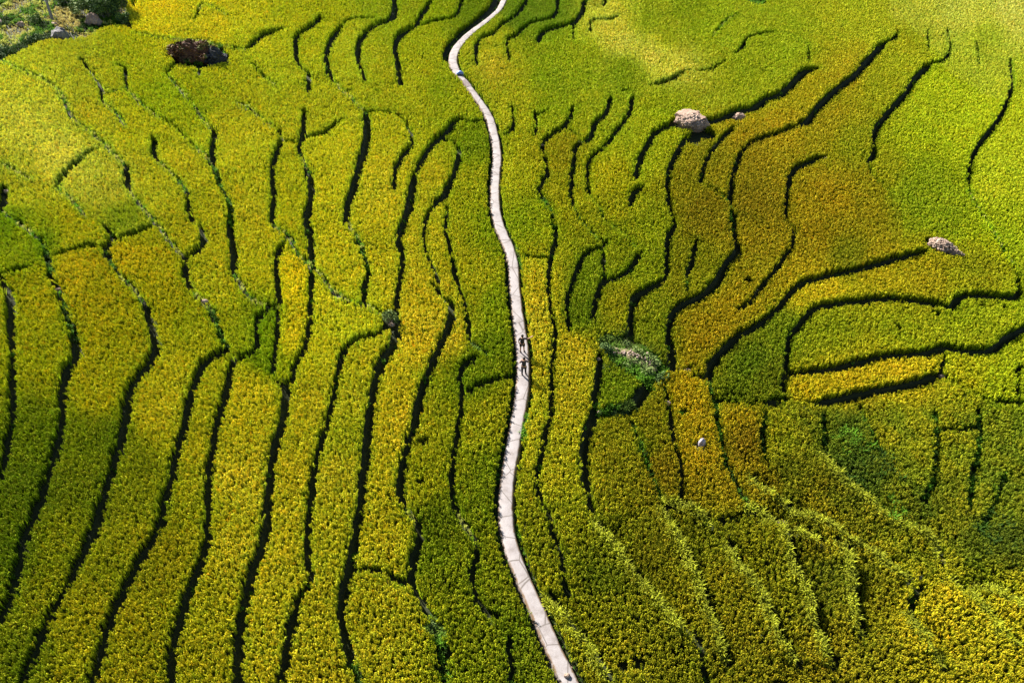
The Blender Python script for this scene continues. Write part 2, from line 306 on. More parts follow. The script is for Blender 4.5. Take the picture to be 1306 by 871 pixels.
for wpx, st, pts in LINES:
    P = np.array(pts, float); x, y = unproj(P[:, 0], P[:, 1], 0.62)
    L = smooth_line(np.stack([x, y], 1)); n = len(L)
    s = np.linspace(0, 1, n); ln = np.sum(np.linalg.norm(np.diff(L, axis=0), axis=1))
    dist_end = np.minimum(s, 1-s)*ln
    nz = np.array([noise.noise(Vector((a*0.9, b*0.9, 3.3))) for a, b in L]); nz2 = np.array([noise.noise(Vector((a*2.1, b*2.1, 9.3))) for a, b in L])
    T = np.gradient(L, axis=0); T /= np.linalg.norm(T, axis=1)[:, None]+1e-9; Nn = np.stack([-T[:, 1], T[:, 0]], 1)
    L = L + Nn*(nz2*0.10)[:, None]
    W = wpx/ppm(L[:, 0], L[:, 1], base(L[:, 0], L[:, 1])+0.62)*(1+0.35*nz)
    e = 0.2; gx = (base(L[:, 0]+e, L[:, 1])-base(L[:, 0]-e, L[:, 1])); gy = (base(L[:, 0], L[:, 1]+e)-base(L[:, 0], L[:, 1]-e))
    gm = np.hypot(gx, gy)+1e-6; dotp = np.clip(4.0*(Nn[:, 0]*gx+Nn[:, 1]*gy)/gm, -1, 1)
    h = np.clip(W*1.15, 0.12, 0.75)*(1.0 if st in 'dg' else 0.6) if st != 'b' else np.full(n, 0.95)
    h = h*np.clip(dist_end/1.2, 0, 1)*dotp
    hw = np.maximum({'d': 0.14, 'g': 0.14, 'p': 0.15, 'b': 0.25}[st], 0.52*W*np.abs(T[:, 1])+np.minimum(0.52*W, 0.21)*(1-np.abs(T[:, 1])))*np.clip(0.6+dist_end/1.0, 0, 1)
    SEG.append((L, hw, h, st)); UP.append(Nn*np.sign(dotp)[:, None])

# the footpath, traced at its own level: centre line and width
PATH = [(650,-22,7),(646,-8,7),(641,4,7),(634,15,7),(616,30,8),(600,42,9),(587,55,10),(579,68,10.5),(578,80,10),(582,91,10.5),(589,99,7),(597,109,7),(612,130,8.5),(624,150,9.5),
 (631,176,10),(634,200,10.5),(632,220,11),(631,245,11),(632,268,11.5),(638,291,12.5),(648,313,12.5),(654,335,12.5),(656,361,12.5),(659,392,13),(663,420,14),(666,445,15),(667,474,15.5),
 (665,505,16),(659,540,16),(653,575,16.5),(648,605,17),(645,635,17.5),(645,655,17.5),(648,682,17.5),(655,706,18),(666,735,18),(679,764,19),(693,796,19.5),(707,829,20.5),(723,862,22),(738,893,23),(752,920,23)]
pp = np.array(PATH, float); PZ = 0.30
px_, py_ = unproj(pp[:, 0], pp[:, 1], PZ)
# width across the direction of travel from horizontal pixel width
PL = smooth_line(np.stack([px_, py_, pp[:, 2]/ppm(px_, py_, base(px_, py_)+PZ)], 1), 0.3)
PLxy = PL[:, :2]; PLhw = PL[:, 2]*0.5
tt = np.gradient(PLxy, axis=0); tt /= np.linalg.norm(tt, axis=1)[:, None]
ang = np.abs(tt[:, 1])**0.8; PLhw = PLhw*np.clip(ang*1.0, 0.62, 1.0)

def near(X, Y, L, maxd):
    """closest point on a polyline: distance, fractional index, side"""
    D = np.full(len(X), 1e9); I = np.zeros(len(X)); S = np.zeros(len(X))
    for i in range(len(L)-1):
        a = L[i]; b = L[i+1]; m = (np.abs(X-(a[0]+b[0])/2) < maxd+0.5) & (np.abs(Y-(a[1]+b[1])/2) < maxd+0.5)
        idx = np.nonzero(m)[0]
        if not len(idx): continue
        dx, dy = b[0]-a[0], b[1]-a[1]; q = dx*dx+dy*dy+1e-12
        t = np.clip(((X[idx]-a[0])*dx+(Y[idx]-a[1])*dy)/q, 0, 1)
        ex = X[idx]-a[0]-t*dx; ey = Y[idx]-a[1]-t*dy; d = np.hypot(ex, ey); k = d < D[idx]
        j = idx[k]; D[j] = d[k]; I[j] = i+t[k]; S[j] = np.sign(dx*ey[k]-dy*ex[k])
    return D, I, S
def fields(X, Y, want_gap=True):
    """terrain height and distance outside the nearest gap (negative inside)"""
    Z = base(X, Y); G = np.full(len(X), 9.0)
    o = np.argsort(X); Xs = X[o]
    for L, hw, h, st in SEG:
        lo, hi = L.min(0)-3.5, L.max(0)+3.5
        i0, i1 = np.searchsorted(Xs, lo[0]), np.searchsorted(Xs, hi[0]); c = o[i0:i1]
        c = c[(Y[c] > lo[1]) & (Y[c] < hi[1])]
        if not len(c): continue
        D, I, S = near(X[c], Y[c], L, 3.2); ii = np.clip(I, 0, len(L)-1); f = np.arange(len(L))
        H = np.interp(ii, f, h); W = np.interp(ii, f, hw); ok = D < 3.4
        Z[c] += np.where(ok, H*0.5*np.clip(S*D/0.10, -1, 1)*np.exp(-D/1.5)*np.clip((3.4-D)/1.2, 0, 1), 0)
        # trench between the crops
        Z[c] -= np.where(ok & (st in 'dg'), 0.10*np.exp(-(D/(W+0.05))**2), 0)
        if st == 'p': Z[c] += np.where(ok, 0.42*np.exp(-(D/0.22)**2)*np.clip(W*8, 0, 1), 0)
        if want_gap: G[c] = np.minimum(G[c], D-W)
    D, I, S = near(X, Y, PLxy, 3.2); f = np.arange(len(PLxy)); W = np.interp(I, f, PLhw)
    t = np.clip(1-(D-W-0.1)/1.2, 0, 1); t = t*t*(3-2*t)
    Z = np.where(D < 4, Z*(1-t)+t*(base(X, Y)-0.12-0.12*(S*1.0 if True else 0)*0), Z)
    return Z, G, D-W, S

# ground: fine near, coarse out to the horizon
def axis(a, b, fine, far):
    core = np.arange(a, b, fine); out = [core]; s = fine; L = []; R = []; x = a
    while x > -far: s *= 1.35; x -= s; L.append(x)
    x = core[-1]; s = fine
    while x < far: s *= 1.35; x += s; R.append(x)
    return np.concatenate([np.array(L[::-1]), core, np.array(R)])
ax = axis(-66, 66, 0.2, 900); ay = axis(12, 104, 0.2, 900)
GX, GY = np.meshgrid(ax, ay); gx, gy = GX.ravel(), GY.ravel()
GZ, _, _, _ = fields(gx, gy, False)
GZ += rng.normal(0, 0.012, len(GZ))
nx, ny = len(ax), len(ay)
me = bpy.data.meshes.new('ground'); me.vertices.add(nx*ny); me.vertices.foreach_set('co', np.stack([gx, gy, GZ], 1).ravel().astype(np.float32))
i = np.arange(nx-1)[None, :]+np.arange(ny-1)[:, None]*nx; q = np.stack([i, i+1, i+1+nx, i+nx], -1).reshape(-1, 4)
me.loops.add(q.size); me.loops.foreach_set('vertex_index', q.ravel().astype(np.int32)); me.polygons.add(len(q))
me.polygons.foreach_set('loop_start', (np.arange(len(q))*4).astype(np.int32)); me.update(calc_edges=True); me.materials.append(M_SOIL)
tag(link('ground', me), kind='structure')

def ground_z(x, y):
    z, _, _, _ = fields(np.array([x, float(x)]), np.array([y, float(y)]), False); return float(z[0])

# path
def build_path():
    V = []; F = []; E = []; n = len(PLxy)
    bz = base(PLxy[:, 0], PLxy[:, 1])+PZ; kz = np.ones(9)/9; bz = np.convolve(np.pad(bz, 4, 'edge'), kz, 'valid')
    nn = np.stack([-tt[:, 1], tt[:, 0]], 1)
    for i in range(n):
        x, y = PLxy[i]; a = nn[i]; wob = [0.05*noise.noise(Vector((x*1.7+k*40, y*1.7, 0))) for k in range(2)]
        hl = PLhw[i]+wob[0]; hr = PLhw[i]+wob[1]
        prof = [(-hr-0.16, -0.62, 1), (-hr-0.03, -0.06, 1), (-hr+0.02, 0, 1), (-hr*0.75, 0.012, .55), (-hr*0.4, 0.02, 0.1), (0, 0.024, 0), (hl*0.4, 0.02, 0.15), (hl*0.75, 0.012, .6), (hl-0.02, 0, 1), (hl+0.03, -0.06, 1), (hl+0.16, -0.62, 1)]
        for d, z, e in prof: V.append((x+a[0]*d, y+a[1]*d, bz[i]+z)); E.append(e)
    m = 11
    for i in range(n-1):
        for j in range(m-1): F.append((i*m+j, i*m+j+1, (i+1)*m+j+1, (i+1)*m+j))
    me = mesh('path', V, F, [M_CONC], True); at = me.attributes.new('edge', 'FLOAT', 'POINT'); at.data.foreach_set('value', E)
    o = tag(link('path', me), kind='structure'); return o, bz
path_o, path_z = build_path()
def path_pt(py):
    """a point on the path surface seen at picture row py"""
    X, Y = proj(PLxy[:, 0], PLxy[:, 1], path_z); i = int(np.argmin(np.abs(Y-py))); return Vector((PLxy[i, 0], PLxy[i, 1], path_z[i]+0.022)), i
def darker_slab():
    p, i = path_pt(107); V = []; F = []; m = 6; k0 = max(0, i-2); nn = np.stack([-tt[:, 1], tt[:, 0]], 1)
    for q in range(5):
        j = k0+q; hw = PLhw[j]
        for s in range(m): d = (-1+2*s/(m-1))*hw*1.02; V.append((PLxy[j, 0]+nn[j, 0]*d, PLxy[j, 1]+nn[j, 1]*d, path_z[j]+0.034))
    for q in range(4):
        for s in range(m-1): F.append((q*m+s, q*m+s+1, (q+1)*m+s+1, (q+1)*m+s))
    n0 = len(V); V += [(a, b, c-0.3) for a, b, c in V]; F += [tuple(x+n0 for x in f[::-1]) for f in F[:]]
    ring = [s for s in range(m)]+[q*m+m-1 for q in range(1, 5)]+[4*m+s for s in range(m-2, -1, -1)]+[q*m for q in range(3, 0, -1)]
    for a, b in zip(ring, ring[1:]+ring[:1]): F.append((b, a, a+n0, b+n0))
    link('worn_patch', mesh('worn_patch', V, F, [M_WORN]), path_o)
darker_slab()

# ------------------------------------------------------------------ colours of the ripening crop (surface colour of the plants by place)
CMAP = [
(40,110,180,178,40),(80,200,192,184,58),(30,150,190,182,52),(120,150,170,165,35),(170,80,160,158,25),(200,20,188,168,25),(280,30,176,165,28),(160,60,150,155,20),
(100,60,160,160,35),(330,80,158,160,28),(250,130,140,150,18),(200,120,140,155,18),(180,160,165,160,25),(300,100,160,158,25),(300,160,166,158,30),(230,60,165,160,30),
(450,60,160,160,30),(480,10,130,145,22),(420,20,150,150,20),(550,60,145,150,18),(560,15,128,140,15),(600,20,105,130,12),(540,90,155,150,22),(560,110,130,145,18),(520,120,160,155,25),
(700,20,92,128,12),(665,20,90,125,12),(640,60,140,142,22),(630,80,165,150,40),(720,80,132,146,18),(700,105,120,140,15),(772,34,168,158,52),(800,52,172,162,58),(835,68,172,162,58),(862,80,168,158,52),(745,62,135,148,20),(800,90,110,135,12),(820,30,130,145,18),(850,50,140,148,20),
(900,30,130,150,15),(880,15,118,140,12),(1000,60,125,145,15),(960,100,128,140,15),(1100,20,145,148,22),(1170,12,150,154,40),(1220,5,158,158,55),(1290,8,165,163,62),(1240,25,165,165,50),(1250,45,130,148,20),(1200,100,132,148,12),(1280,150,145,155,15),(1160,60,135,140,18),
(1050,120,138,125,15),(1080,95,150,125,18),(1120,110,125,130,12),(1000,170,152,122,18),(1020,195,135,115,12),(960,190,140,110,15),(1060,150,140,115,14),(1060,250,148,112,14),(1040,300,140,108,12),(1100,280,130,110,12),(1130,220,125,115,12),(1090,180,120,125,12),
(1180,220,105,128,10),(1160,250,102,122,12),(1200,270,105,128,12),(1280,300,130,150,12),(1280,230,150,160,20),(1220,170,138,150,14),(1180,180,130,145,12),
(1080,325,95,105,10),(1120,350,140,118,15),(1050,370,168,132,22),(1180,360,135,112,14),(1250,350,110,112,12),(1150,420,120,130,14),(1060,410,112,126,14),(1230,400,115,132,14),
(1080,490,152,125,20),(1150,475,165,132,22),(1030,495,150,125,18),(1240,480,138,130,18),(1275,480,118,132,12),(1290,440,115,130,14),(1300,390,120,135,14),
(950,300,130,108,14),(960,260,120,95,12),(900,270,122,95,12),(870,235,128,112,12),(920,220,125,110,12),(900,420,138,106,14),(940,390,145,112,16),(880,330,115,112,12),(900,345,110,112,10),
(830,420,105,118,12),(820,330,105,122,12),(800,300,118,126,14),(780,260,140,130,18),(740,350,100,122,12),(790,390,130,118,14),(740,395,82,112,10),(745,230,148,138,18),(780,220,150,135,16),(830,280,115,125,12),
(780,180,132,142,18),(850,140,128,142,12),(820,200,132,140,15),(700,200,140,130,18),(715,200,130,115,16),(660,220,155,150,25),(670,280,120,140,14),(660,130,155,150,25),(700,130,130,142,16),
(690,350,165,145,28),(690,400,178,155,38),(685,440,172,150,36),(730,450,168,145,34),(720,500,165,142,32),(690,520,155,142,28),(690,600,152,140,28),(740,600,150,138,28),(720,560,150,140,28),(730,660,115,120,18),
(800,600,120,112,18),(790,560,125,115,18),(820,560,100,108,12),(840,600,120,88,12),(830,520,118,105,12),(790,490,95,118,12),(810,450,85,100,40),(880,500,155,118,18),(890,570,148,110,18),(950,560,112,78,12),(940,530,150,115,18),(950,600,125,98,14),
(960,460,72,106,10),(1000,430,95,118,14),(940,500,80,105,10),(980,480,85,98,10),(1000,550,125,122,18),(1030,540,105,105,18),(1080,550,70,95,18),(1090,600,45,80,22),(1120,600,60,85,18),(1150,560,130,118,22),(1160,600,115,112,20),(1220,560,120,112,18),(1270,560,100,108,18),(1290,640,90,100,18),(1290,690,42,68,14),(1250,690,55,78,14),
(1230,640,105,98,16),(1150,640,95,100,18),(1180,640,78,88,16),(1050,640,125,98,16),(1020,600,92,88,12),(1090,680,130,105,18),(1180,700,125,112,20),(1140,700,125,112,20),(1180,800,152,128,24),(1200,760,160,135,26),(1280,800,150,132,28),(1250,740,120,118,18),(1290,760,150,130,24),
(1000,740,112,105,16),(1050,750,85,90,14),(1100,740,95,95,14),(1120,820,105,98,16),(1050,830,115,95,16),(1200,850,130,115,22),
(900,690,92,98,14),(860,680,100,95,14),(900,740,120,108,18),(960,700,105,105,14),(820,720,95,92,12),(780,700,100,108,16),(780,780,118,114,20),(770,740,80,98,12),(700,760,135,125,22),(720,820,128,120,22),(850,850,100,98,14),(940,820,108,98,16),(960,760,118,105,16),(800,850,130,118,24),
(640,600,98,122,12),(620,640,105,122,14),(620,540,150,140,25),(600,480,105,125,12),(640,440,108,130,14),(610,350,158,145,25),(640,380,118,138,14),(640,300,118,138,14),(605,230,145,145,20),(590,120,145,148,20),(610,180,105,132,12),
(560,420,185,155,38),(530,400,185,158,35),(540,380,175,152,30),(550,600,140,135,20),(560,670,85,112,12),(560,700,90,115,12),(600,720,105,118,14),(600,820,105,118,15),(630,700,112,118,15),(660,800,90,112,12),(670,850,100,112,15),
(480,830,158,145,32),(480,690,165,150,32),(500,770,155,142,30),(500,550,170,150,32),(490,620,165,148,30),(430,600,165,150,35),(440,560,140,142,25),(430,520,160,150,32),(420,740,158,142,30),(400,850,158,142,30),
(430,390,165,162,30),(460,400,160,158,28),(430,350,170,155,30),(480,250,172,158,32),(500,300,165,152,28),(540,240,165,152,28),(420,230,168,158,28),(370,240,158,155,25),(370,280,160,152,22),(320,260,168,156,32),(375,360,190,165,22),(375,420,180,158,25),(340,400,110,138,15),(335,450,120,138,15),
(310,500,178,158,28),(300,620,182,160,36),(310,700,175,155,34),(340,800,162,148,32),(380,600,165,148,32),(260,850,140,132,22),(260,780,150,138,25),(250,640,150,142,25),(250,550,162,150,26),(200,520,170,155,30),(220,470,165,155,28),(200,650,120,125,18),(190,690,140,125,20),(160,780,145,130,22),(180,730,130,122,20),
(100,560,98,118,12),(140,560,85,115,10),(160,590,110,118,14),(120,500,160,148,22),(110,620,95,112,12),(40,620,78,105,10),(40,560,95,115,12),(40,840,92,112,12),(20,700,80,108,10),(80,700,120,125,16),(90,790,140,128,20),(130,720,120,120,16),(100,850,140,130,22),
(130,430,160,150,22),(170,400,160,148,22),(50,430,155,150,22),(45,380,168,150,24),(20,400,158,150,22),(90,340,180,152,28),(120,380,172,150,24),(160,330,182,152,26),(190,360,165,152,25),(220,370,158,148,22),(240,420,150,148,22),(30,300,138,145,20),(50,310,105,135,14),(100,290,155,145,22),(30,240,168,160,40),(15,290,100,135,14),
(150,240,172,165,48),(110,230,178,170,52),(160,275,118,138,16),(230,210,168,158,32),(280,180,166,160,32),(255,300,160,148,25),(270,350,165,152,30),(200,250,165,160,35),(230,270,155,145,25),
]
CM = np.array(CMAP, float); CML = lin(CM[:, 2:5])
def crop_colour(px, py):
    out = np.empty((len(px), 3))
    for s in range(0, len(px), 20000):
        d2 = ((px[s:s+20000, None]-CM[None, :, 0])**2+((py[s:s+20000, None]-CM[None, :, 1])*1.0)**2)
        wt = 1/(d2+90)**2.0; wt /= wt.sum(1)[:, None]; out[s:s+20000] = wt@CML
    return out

# ------------------------------------------------------------------ tufts (rice hills, grass) instanced by point clouds
def tuft(name, seed, nb, height, spread, ears, bw, mats):
    r = random.Random(seed); V = []; F = []; MI = []; SH = []
    def strip(pts, wds, mi, sh):
        n0 = len(V)
        for p, (wx, wy) in zip(pts, wds):
            V.append((p[0]-wx, p[1]-wy, p[2])); V.append((p[0]+wx, p[1]+wy, p[2])); SH.extend([sh, sh])
        for q in range(len(pts)-1): F.append((n0+2*q, n0+2*q+1, n0+2*q+3, n0+2*q+2)); MI.append(mi)
    for b in range(nb):
        a = r.random()*6.283; h = height*r.uniform(0.7, 1.05); s = spread*r.uniform(0.35, 1.1); ca, sa = math.cos(a), math.sin(a)
        bx, by = r.uniform(-.04, .04), r.uniform(-.04, .04)
        pts = [(bx, by, 0), (bx+ca*s*0.25, by+sa*s*0.25, h*0.6), (bx+ca*s*0.6, by+sa*s*0.6, h*0.93), (bx+ca*s, by+sa*s, h*r.uniform(0.8, 1.0))]
        w_ = bw*r.uniform(0.8, 1.2); ww = [w_*0.6, w_, w_*0.85, w_*0.12]; strip(pts, [(-sa*k, ca*k) for k in ww], 0, r.uniform(0.6, 1.15))
    for b in range(ears):
        a = r.random()*6.283; ca, sa = math.cos(a), math.sin(a); s = spread*r.uniform(0.2, 0.75); h = height*r.uniform(0.9, 1.06)
        c0 = (ca*s*0.4, sa*s*0.4, h*0.9); c1 = (ca*s*0.8, sa*s*0.8, h); c2 = (ca*s*1.25, sa*s*1.25, h*0.95); c3 = (ca*s*1.5, sa*s*1.5, h*0.82)
        n0 = len(V); sh = r.uniform(0.8, 1.25)
        for p, rad in ((c0, .006), (c1, bw*1.15), (c2, bw*1.3), (c3, .008)):
            for q in range(3):
                t = q*2.094+a; V.append((p[0]-sa*math.cos(t)*rad, p[1]+ca*math.cos(t)*rad, p[2]+math.sin(t)*rad)); SH.append(sh)
        for q in range(3):
            for s3 in range(3): F.append((n0+q*3+s3, n0+q*3+(s3+1) % 3, n0+q*3+3+(s3+1) % 3, n0+q*3+3+s3)); MI.append(1)
    me = mesh(name, V, F, mats); me.polygons.foreach_set('material_index', MI)
    c = me.attributes.new('shade', 'FLOAT_COLOR', 'POINT'); c.data.foreach_set('color', np.repeat(np.array(SH), 4).astype(np.float32)); return me
def tuft_group(name, metas):
    g = bpy.data.node_groups.new(name, 'GeometryNodeTree')
    g.interface.new_socket('Geometry', in_out='INPUT', socket_type='NodeSocketGeometry'); g.interface.new_socket('Geometry', in_out='OUTPUT', socket_type='NodeSocketGeometry')
    gi = g.nodes.new('NodeGroupInput'); go = g.nodes.new('NodeGroupOutput'); j = g.nodes.new('GeometryNodeGeometryToInstance'); tr = []
    def attr(nm, dt):
        a = g.nodes.new('GeometryNodeInputNamedAttribute'); a.data_type = dt; a.inputs[0].default_value = nm
        return [s for s in a.outputs if s.enabled and s.name == 'Attribute'][0]
    for me in metas:
        ob = bpy.data.objects.new(me.name, me); oi = g.nodes.new('GeometryNodeObjectInfo'); oi.inputs['Object'].default_value = ob; tr.append(oi)
    join = g.nodes.new('GeometryNodeJoinGeometry')
    for oi in reversed(tr):
        gt = g.nodes.new('GeometryNodeGeometryToInstance'); g.links.new(oi.outputs['Geometry'], gt.inputs[0]); g.links.new(gt.outputs[0], join.inputs[0])
    g.nodes.remove(j); ip = g.nodes.new('GeometryNodeInstanceOnPoints'); ip.inputs['Pick Instance'].default_value = True
    g.links.new(gi.outputs[0], ip.inputs['Points']); g.links.new(join.outputs[0], ip.inputs['Instance']); g.links.new(attr('kind_id', 'INT'), ip.inputs['Instance Index'])
    er = g.nodes.new('FunctionNodeEulerToRotation'); g.links.new(attr('rot', 'FLOAT_VECTOR'), er.inputs[0]); g.links.new(er.outputs[0], ip.inputs['Rotation'])
    g.links.new(attr('scl', 'FLOAT_VECTOR'), ip.inputs['Scale']); g.links.new(ip.outputs[0], go.inputs[0]); return g
G_RICE = tuft_group('rice_hills', [tuft('rice_hill', 10+i, 9, 0.78, 0.13, 8, 0.0112, [M_BLADE, M_EAR]) for i in range(5)])
G_GRASS = tuft_group('grass_tufts', [tuft('grass_tuft', 50+i, 16, 0.45, 0.20, 0, 0.014, [M_WEED, M_WEED]) for i in range(4)])
def cloud(name, grp, X, Y, Z, tint, scale, nk, lean=0.12):
    n = len(X); me = bpy.data.meshes.new(name); me.vertices.add(n); me.vertices.foreach_set('co', np.stack([X, Y, Z], 1).ravel().astype(np.float32))
    a = me.attributes.new('tint', 'FLOAT_COLOR', 'POINT'); a.data.foreach_set('color', np.hstack([tint, np.ones((n, 1))]).ravel().astype(np.float32))
    a = me.attributes.new('rot', 'FLOAT_VECTOR', 'POINT'); R = np.stack([rng.normal(0, lean, n), rng.normal(0, lean, n), rng.random(n)*6.283], 1); a.data.foreach_set('vector', R.ravel().astype(np.float32))
    a = me.attributes.new('scl', 'FLOAT_VECTOR', 'POINT'); a.data.foreach_set('vector', scale.ravel().astype(np.float32))
    a = me.attributes.new('kind_id', 'INT', 'POINT'); a.data.foreach_set('value', rng.integers(0, nk, n).astype(np.int32)); me.update()
    o = link(name, me); md = o.modifiers.new('hills', 'NODES'); md.node_group = grp; return o

# what stands among the rice and needs its own clear patch: picture position, radius in metres
CLEAR = [(254,70,2.45),(276,74,1.3),(236,64,1.3),(868,158,1.1),(884,160,1.2),(898,172,1.2),(884,178,.8),(942,149,0.7),(1192,313,0.9),(1208,321,0.7),(800,452,1.6),(822,468,1.5),(778,440,0.9),(500,412,0.75),(893,569,0.35),(964,1,1.4),
 (541,563,0.18),(537,613,0.14),(555,803,0.5),(815,843,.22),(1146,418,.2),(1254,390,.22),(1280,392,.22),(1196,400,.2),(1120,300,.15),(1280,322,.22),(955,359,.25),(1228,193,.12),(795,848,.2),(605,442,.35),(871,525,.3),(973,92,.2),(565,830,.25),(785,280,.1)]
cx, cy = unproj([c[0] for c in CLEAR], [c[1] for c in CLEAR], 0.5); cr = np.array([c[2] for c in CLEAR])
SCRUB = np.array([(-60,-60),(172,-60),(159,4),(163,20),(170,36),(158,33),(146,31),(128,36),(112,47),(84,50),(62,50),(45,55),(20,68),(-5,80),(-60,95)], float)
def inside(px, py, P):
    r = np.zeros(len(px), bool); n = len(P)
    for i in range(n):
        x1, y1 = P[i]; x2, y2 = P[(i+1) % n]; c = ((y1 > py) != (y2 > py)) & (px < (x2-x1)*(py-y1)/(y2-y1+1e-9)+x1); r ^= c
    return r
# planting grid over the view and a good margin
SPC = 0.146
xs = np.arange(-64, 66, SPC); ys = np.arange(12.5, 103, SPC*0.87); X, Y = np.meshgrid(xs, ys); X = X+(np.arange(len(ys)) % 2)[:, None]*SPC/2
X = X.ravel()+rng.normal(0, 0.03, X.size); Y = Y.ravel()+rng.normal(0, 0.03, Y.size)
qx, qy = proj(X, Y, base(X, Y)+0.7); m = (qx > -110) & (qx < 1416) & (qy > -75) & (qy < 960); X, Y, qx, qy = X[m], Y[m], qx[m], qy[m]
Z, G, PD, PS = fields(X, Y)
rough = np.array([noise.noise(Vector((a*0.8, b*0.8, 5.0))) for a, b in zip(X[::1], Y[::1])])
rag = 0.07*np.array([noise.noise(Vector((a*3.1, b*3.1, 1.0))) for a, b in zip(X, Y)])
topdark = np.clip((62-qy)/30, 0, 1)*np.clip((PS > 0)*1.0, 0, 1)
keep = (G+rag > 0.07) & (PD > np.where(PS > 0, 0.30, 0.34)+0.25*0+rag) & ~inside(qx, qy, SCRUB)
# left bank of the path is a wider cut where it climbs at the top of the view
left = (PS*np.sign(tt[len(tt)//2, 1])) 
keep &= ~((qx < np.interp(qy, pp[:, 1], pp[:, 0])) & (qy < 78) & (PD < 0.75+0.25*np.clip((40-qy)/30, 0, 1)))
cr = np.where(cr < 0.3, cr*1.5+0.06, cr)
for a, b, r in zip(cx, cy, cr): keep &= np.hypot(X-a, Y-b) > r
X, Y, Z, qx, qy, G, rough, PD = [v[keep] for v in (X, Y, Z, qx, qy, G, rough, PD)]
n = len(X)
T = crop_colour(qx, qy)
clump = rng.normal(0, 1, n); big = np.array([noise.noise(Vector((a*0.35, b*0.35, 8.0))) for a, b in zip(X, Y)])
rg_ = np.log(T[:, 0]/T[:, 1]); k_ = 0.01+0.50*(rg_-0.07); lum = np.sqrt(T[:, 0]*T[:, 1]); lum = 0.265*(lum/0.245)**np.where(lum < 0.245, 0.95, 0.75); T[:, 0] = lum*np.exp(k_/2); T[:, 1] = lum*np.exp(-k_/2)
T = T*np.exp(0.12*clump+0.06*rough)[:, None]
hue = 0.05*big+0.045*rng.normal(0, 1, n)+0.03*rough; T[:, 0] *= np.exp(hue*1.3); T[:, 1] *= np.exp(-hue*0.25)
pick = rng.random(n) < 0.02; T[pick] *= np.array([1.12, 0.85, 0.8])
green_edge = np.clip(1-(G-0.05)/0.35, 0, 1)[:, None]*0.45; T = T*(1-green_edge)+green_edge*T*np.array([0.72, 0.98, 0.8])
GAIN = 1.4; T = np.clip(T*GAIN, 0.002, 0.75); T[:, 2] = np.clip(T[:, 2]*np.interp(qy, [150, 350], [0.9, 0.7])*(1+1.6*np.clip((T[:, 1]/GAIN-0.30)/0.15, 0, 1)), 0.003, 1)
wild = np.clip((qx-960)/80, 0, 1)*np.clip((qy-505)/20, 0, 1)*np.clip((780-qy)/80, 0, 1)
pat = np.array([noise.noise(Vector((a*0.55, b*0.55, 2.0)))+0.6*noise.noise(Vector((a*1.6, b*1.6, 6.0))) for a, b in zip(X, Y)])
gmix = (np.clip((pat+0.12)*2.6, 0, 1)*wild*0.7)[:, None]; T = T*(1-gmix)+gmix*T*np.array([0.46, 0.70, 0.9])
lr = np.clip((qx-850)/150, 0, 1)*np.clip((qy-520)/40, 0, 1)          # the wild lower right field is patchier
sz = 1+0.055*rng.normal(0, 1, n)+0.06*rough*(1+2.5*lr)
sz = sz-0.16*gmix[:, 0]
S = np.stack([np.clip(1+0.12*rng.normal(0, 1, n), 0.7, 1.4)]*2+[np.clip(sz, 0.6, 1.35)], 1)
thin = rng.random(n) > lr*0.12

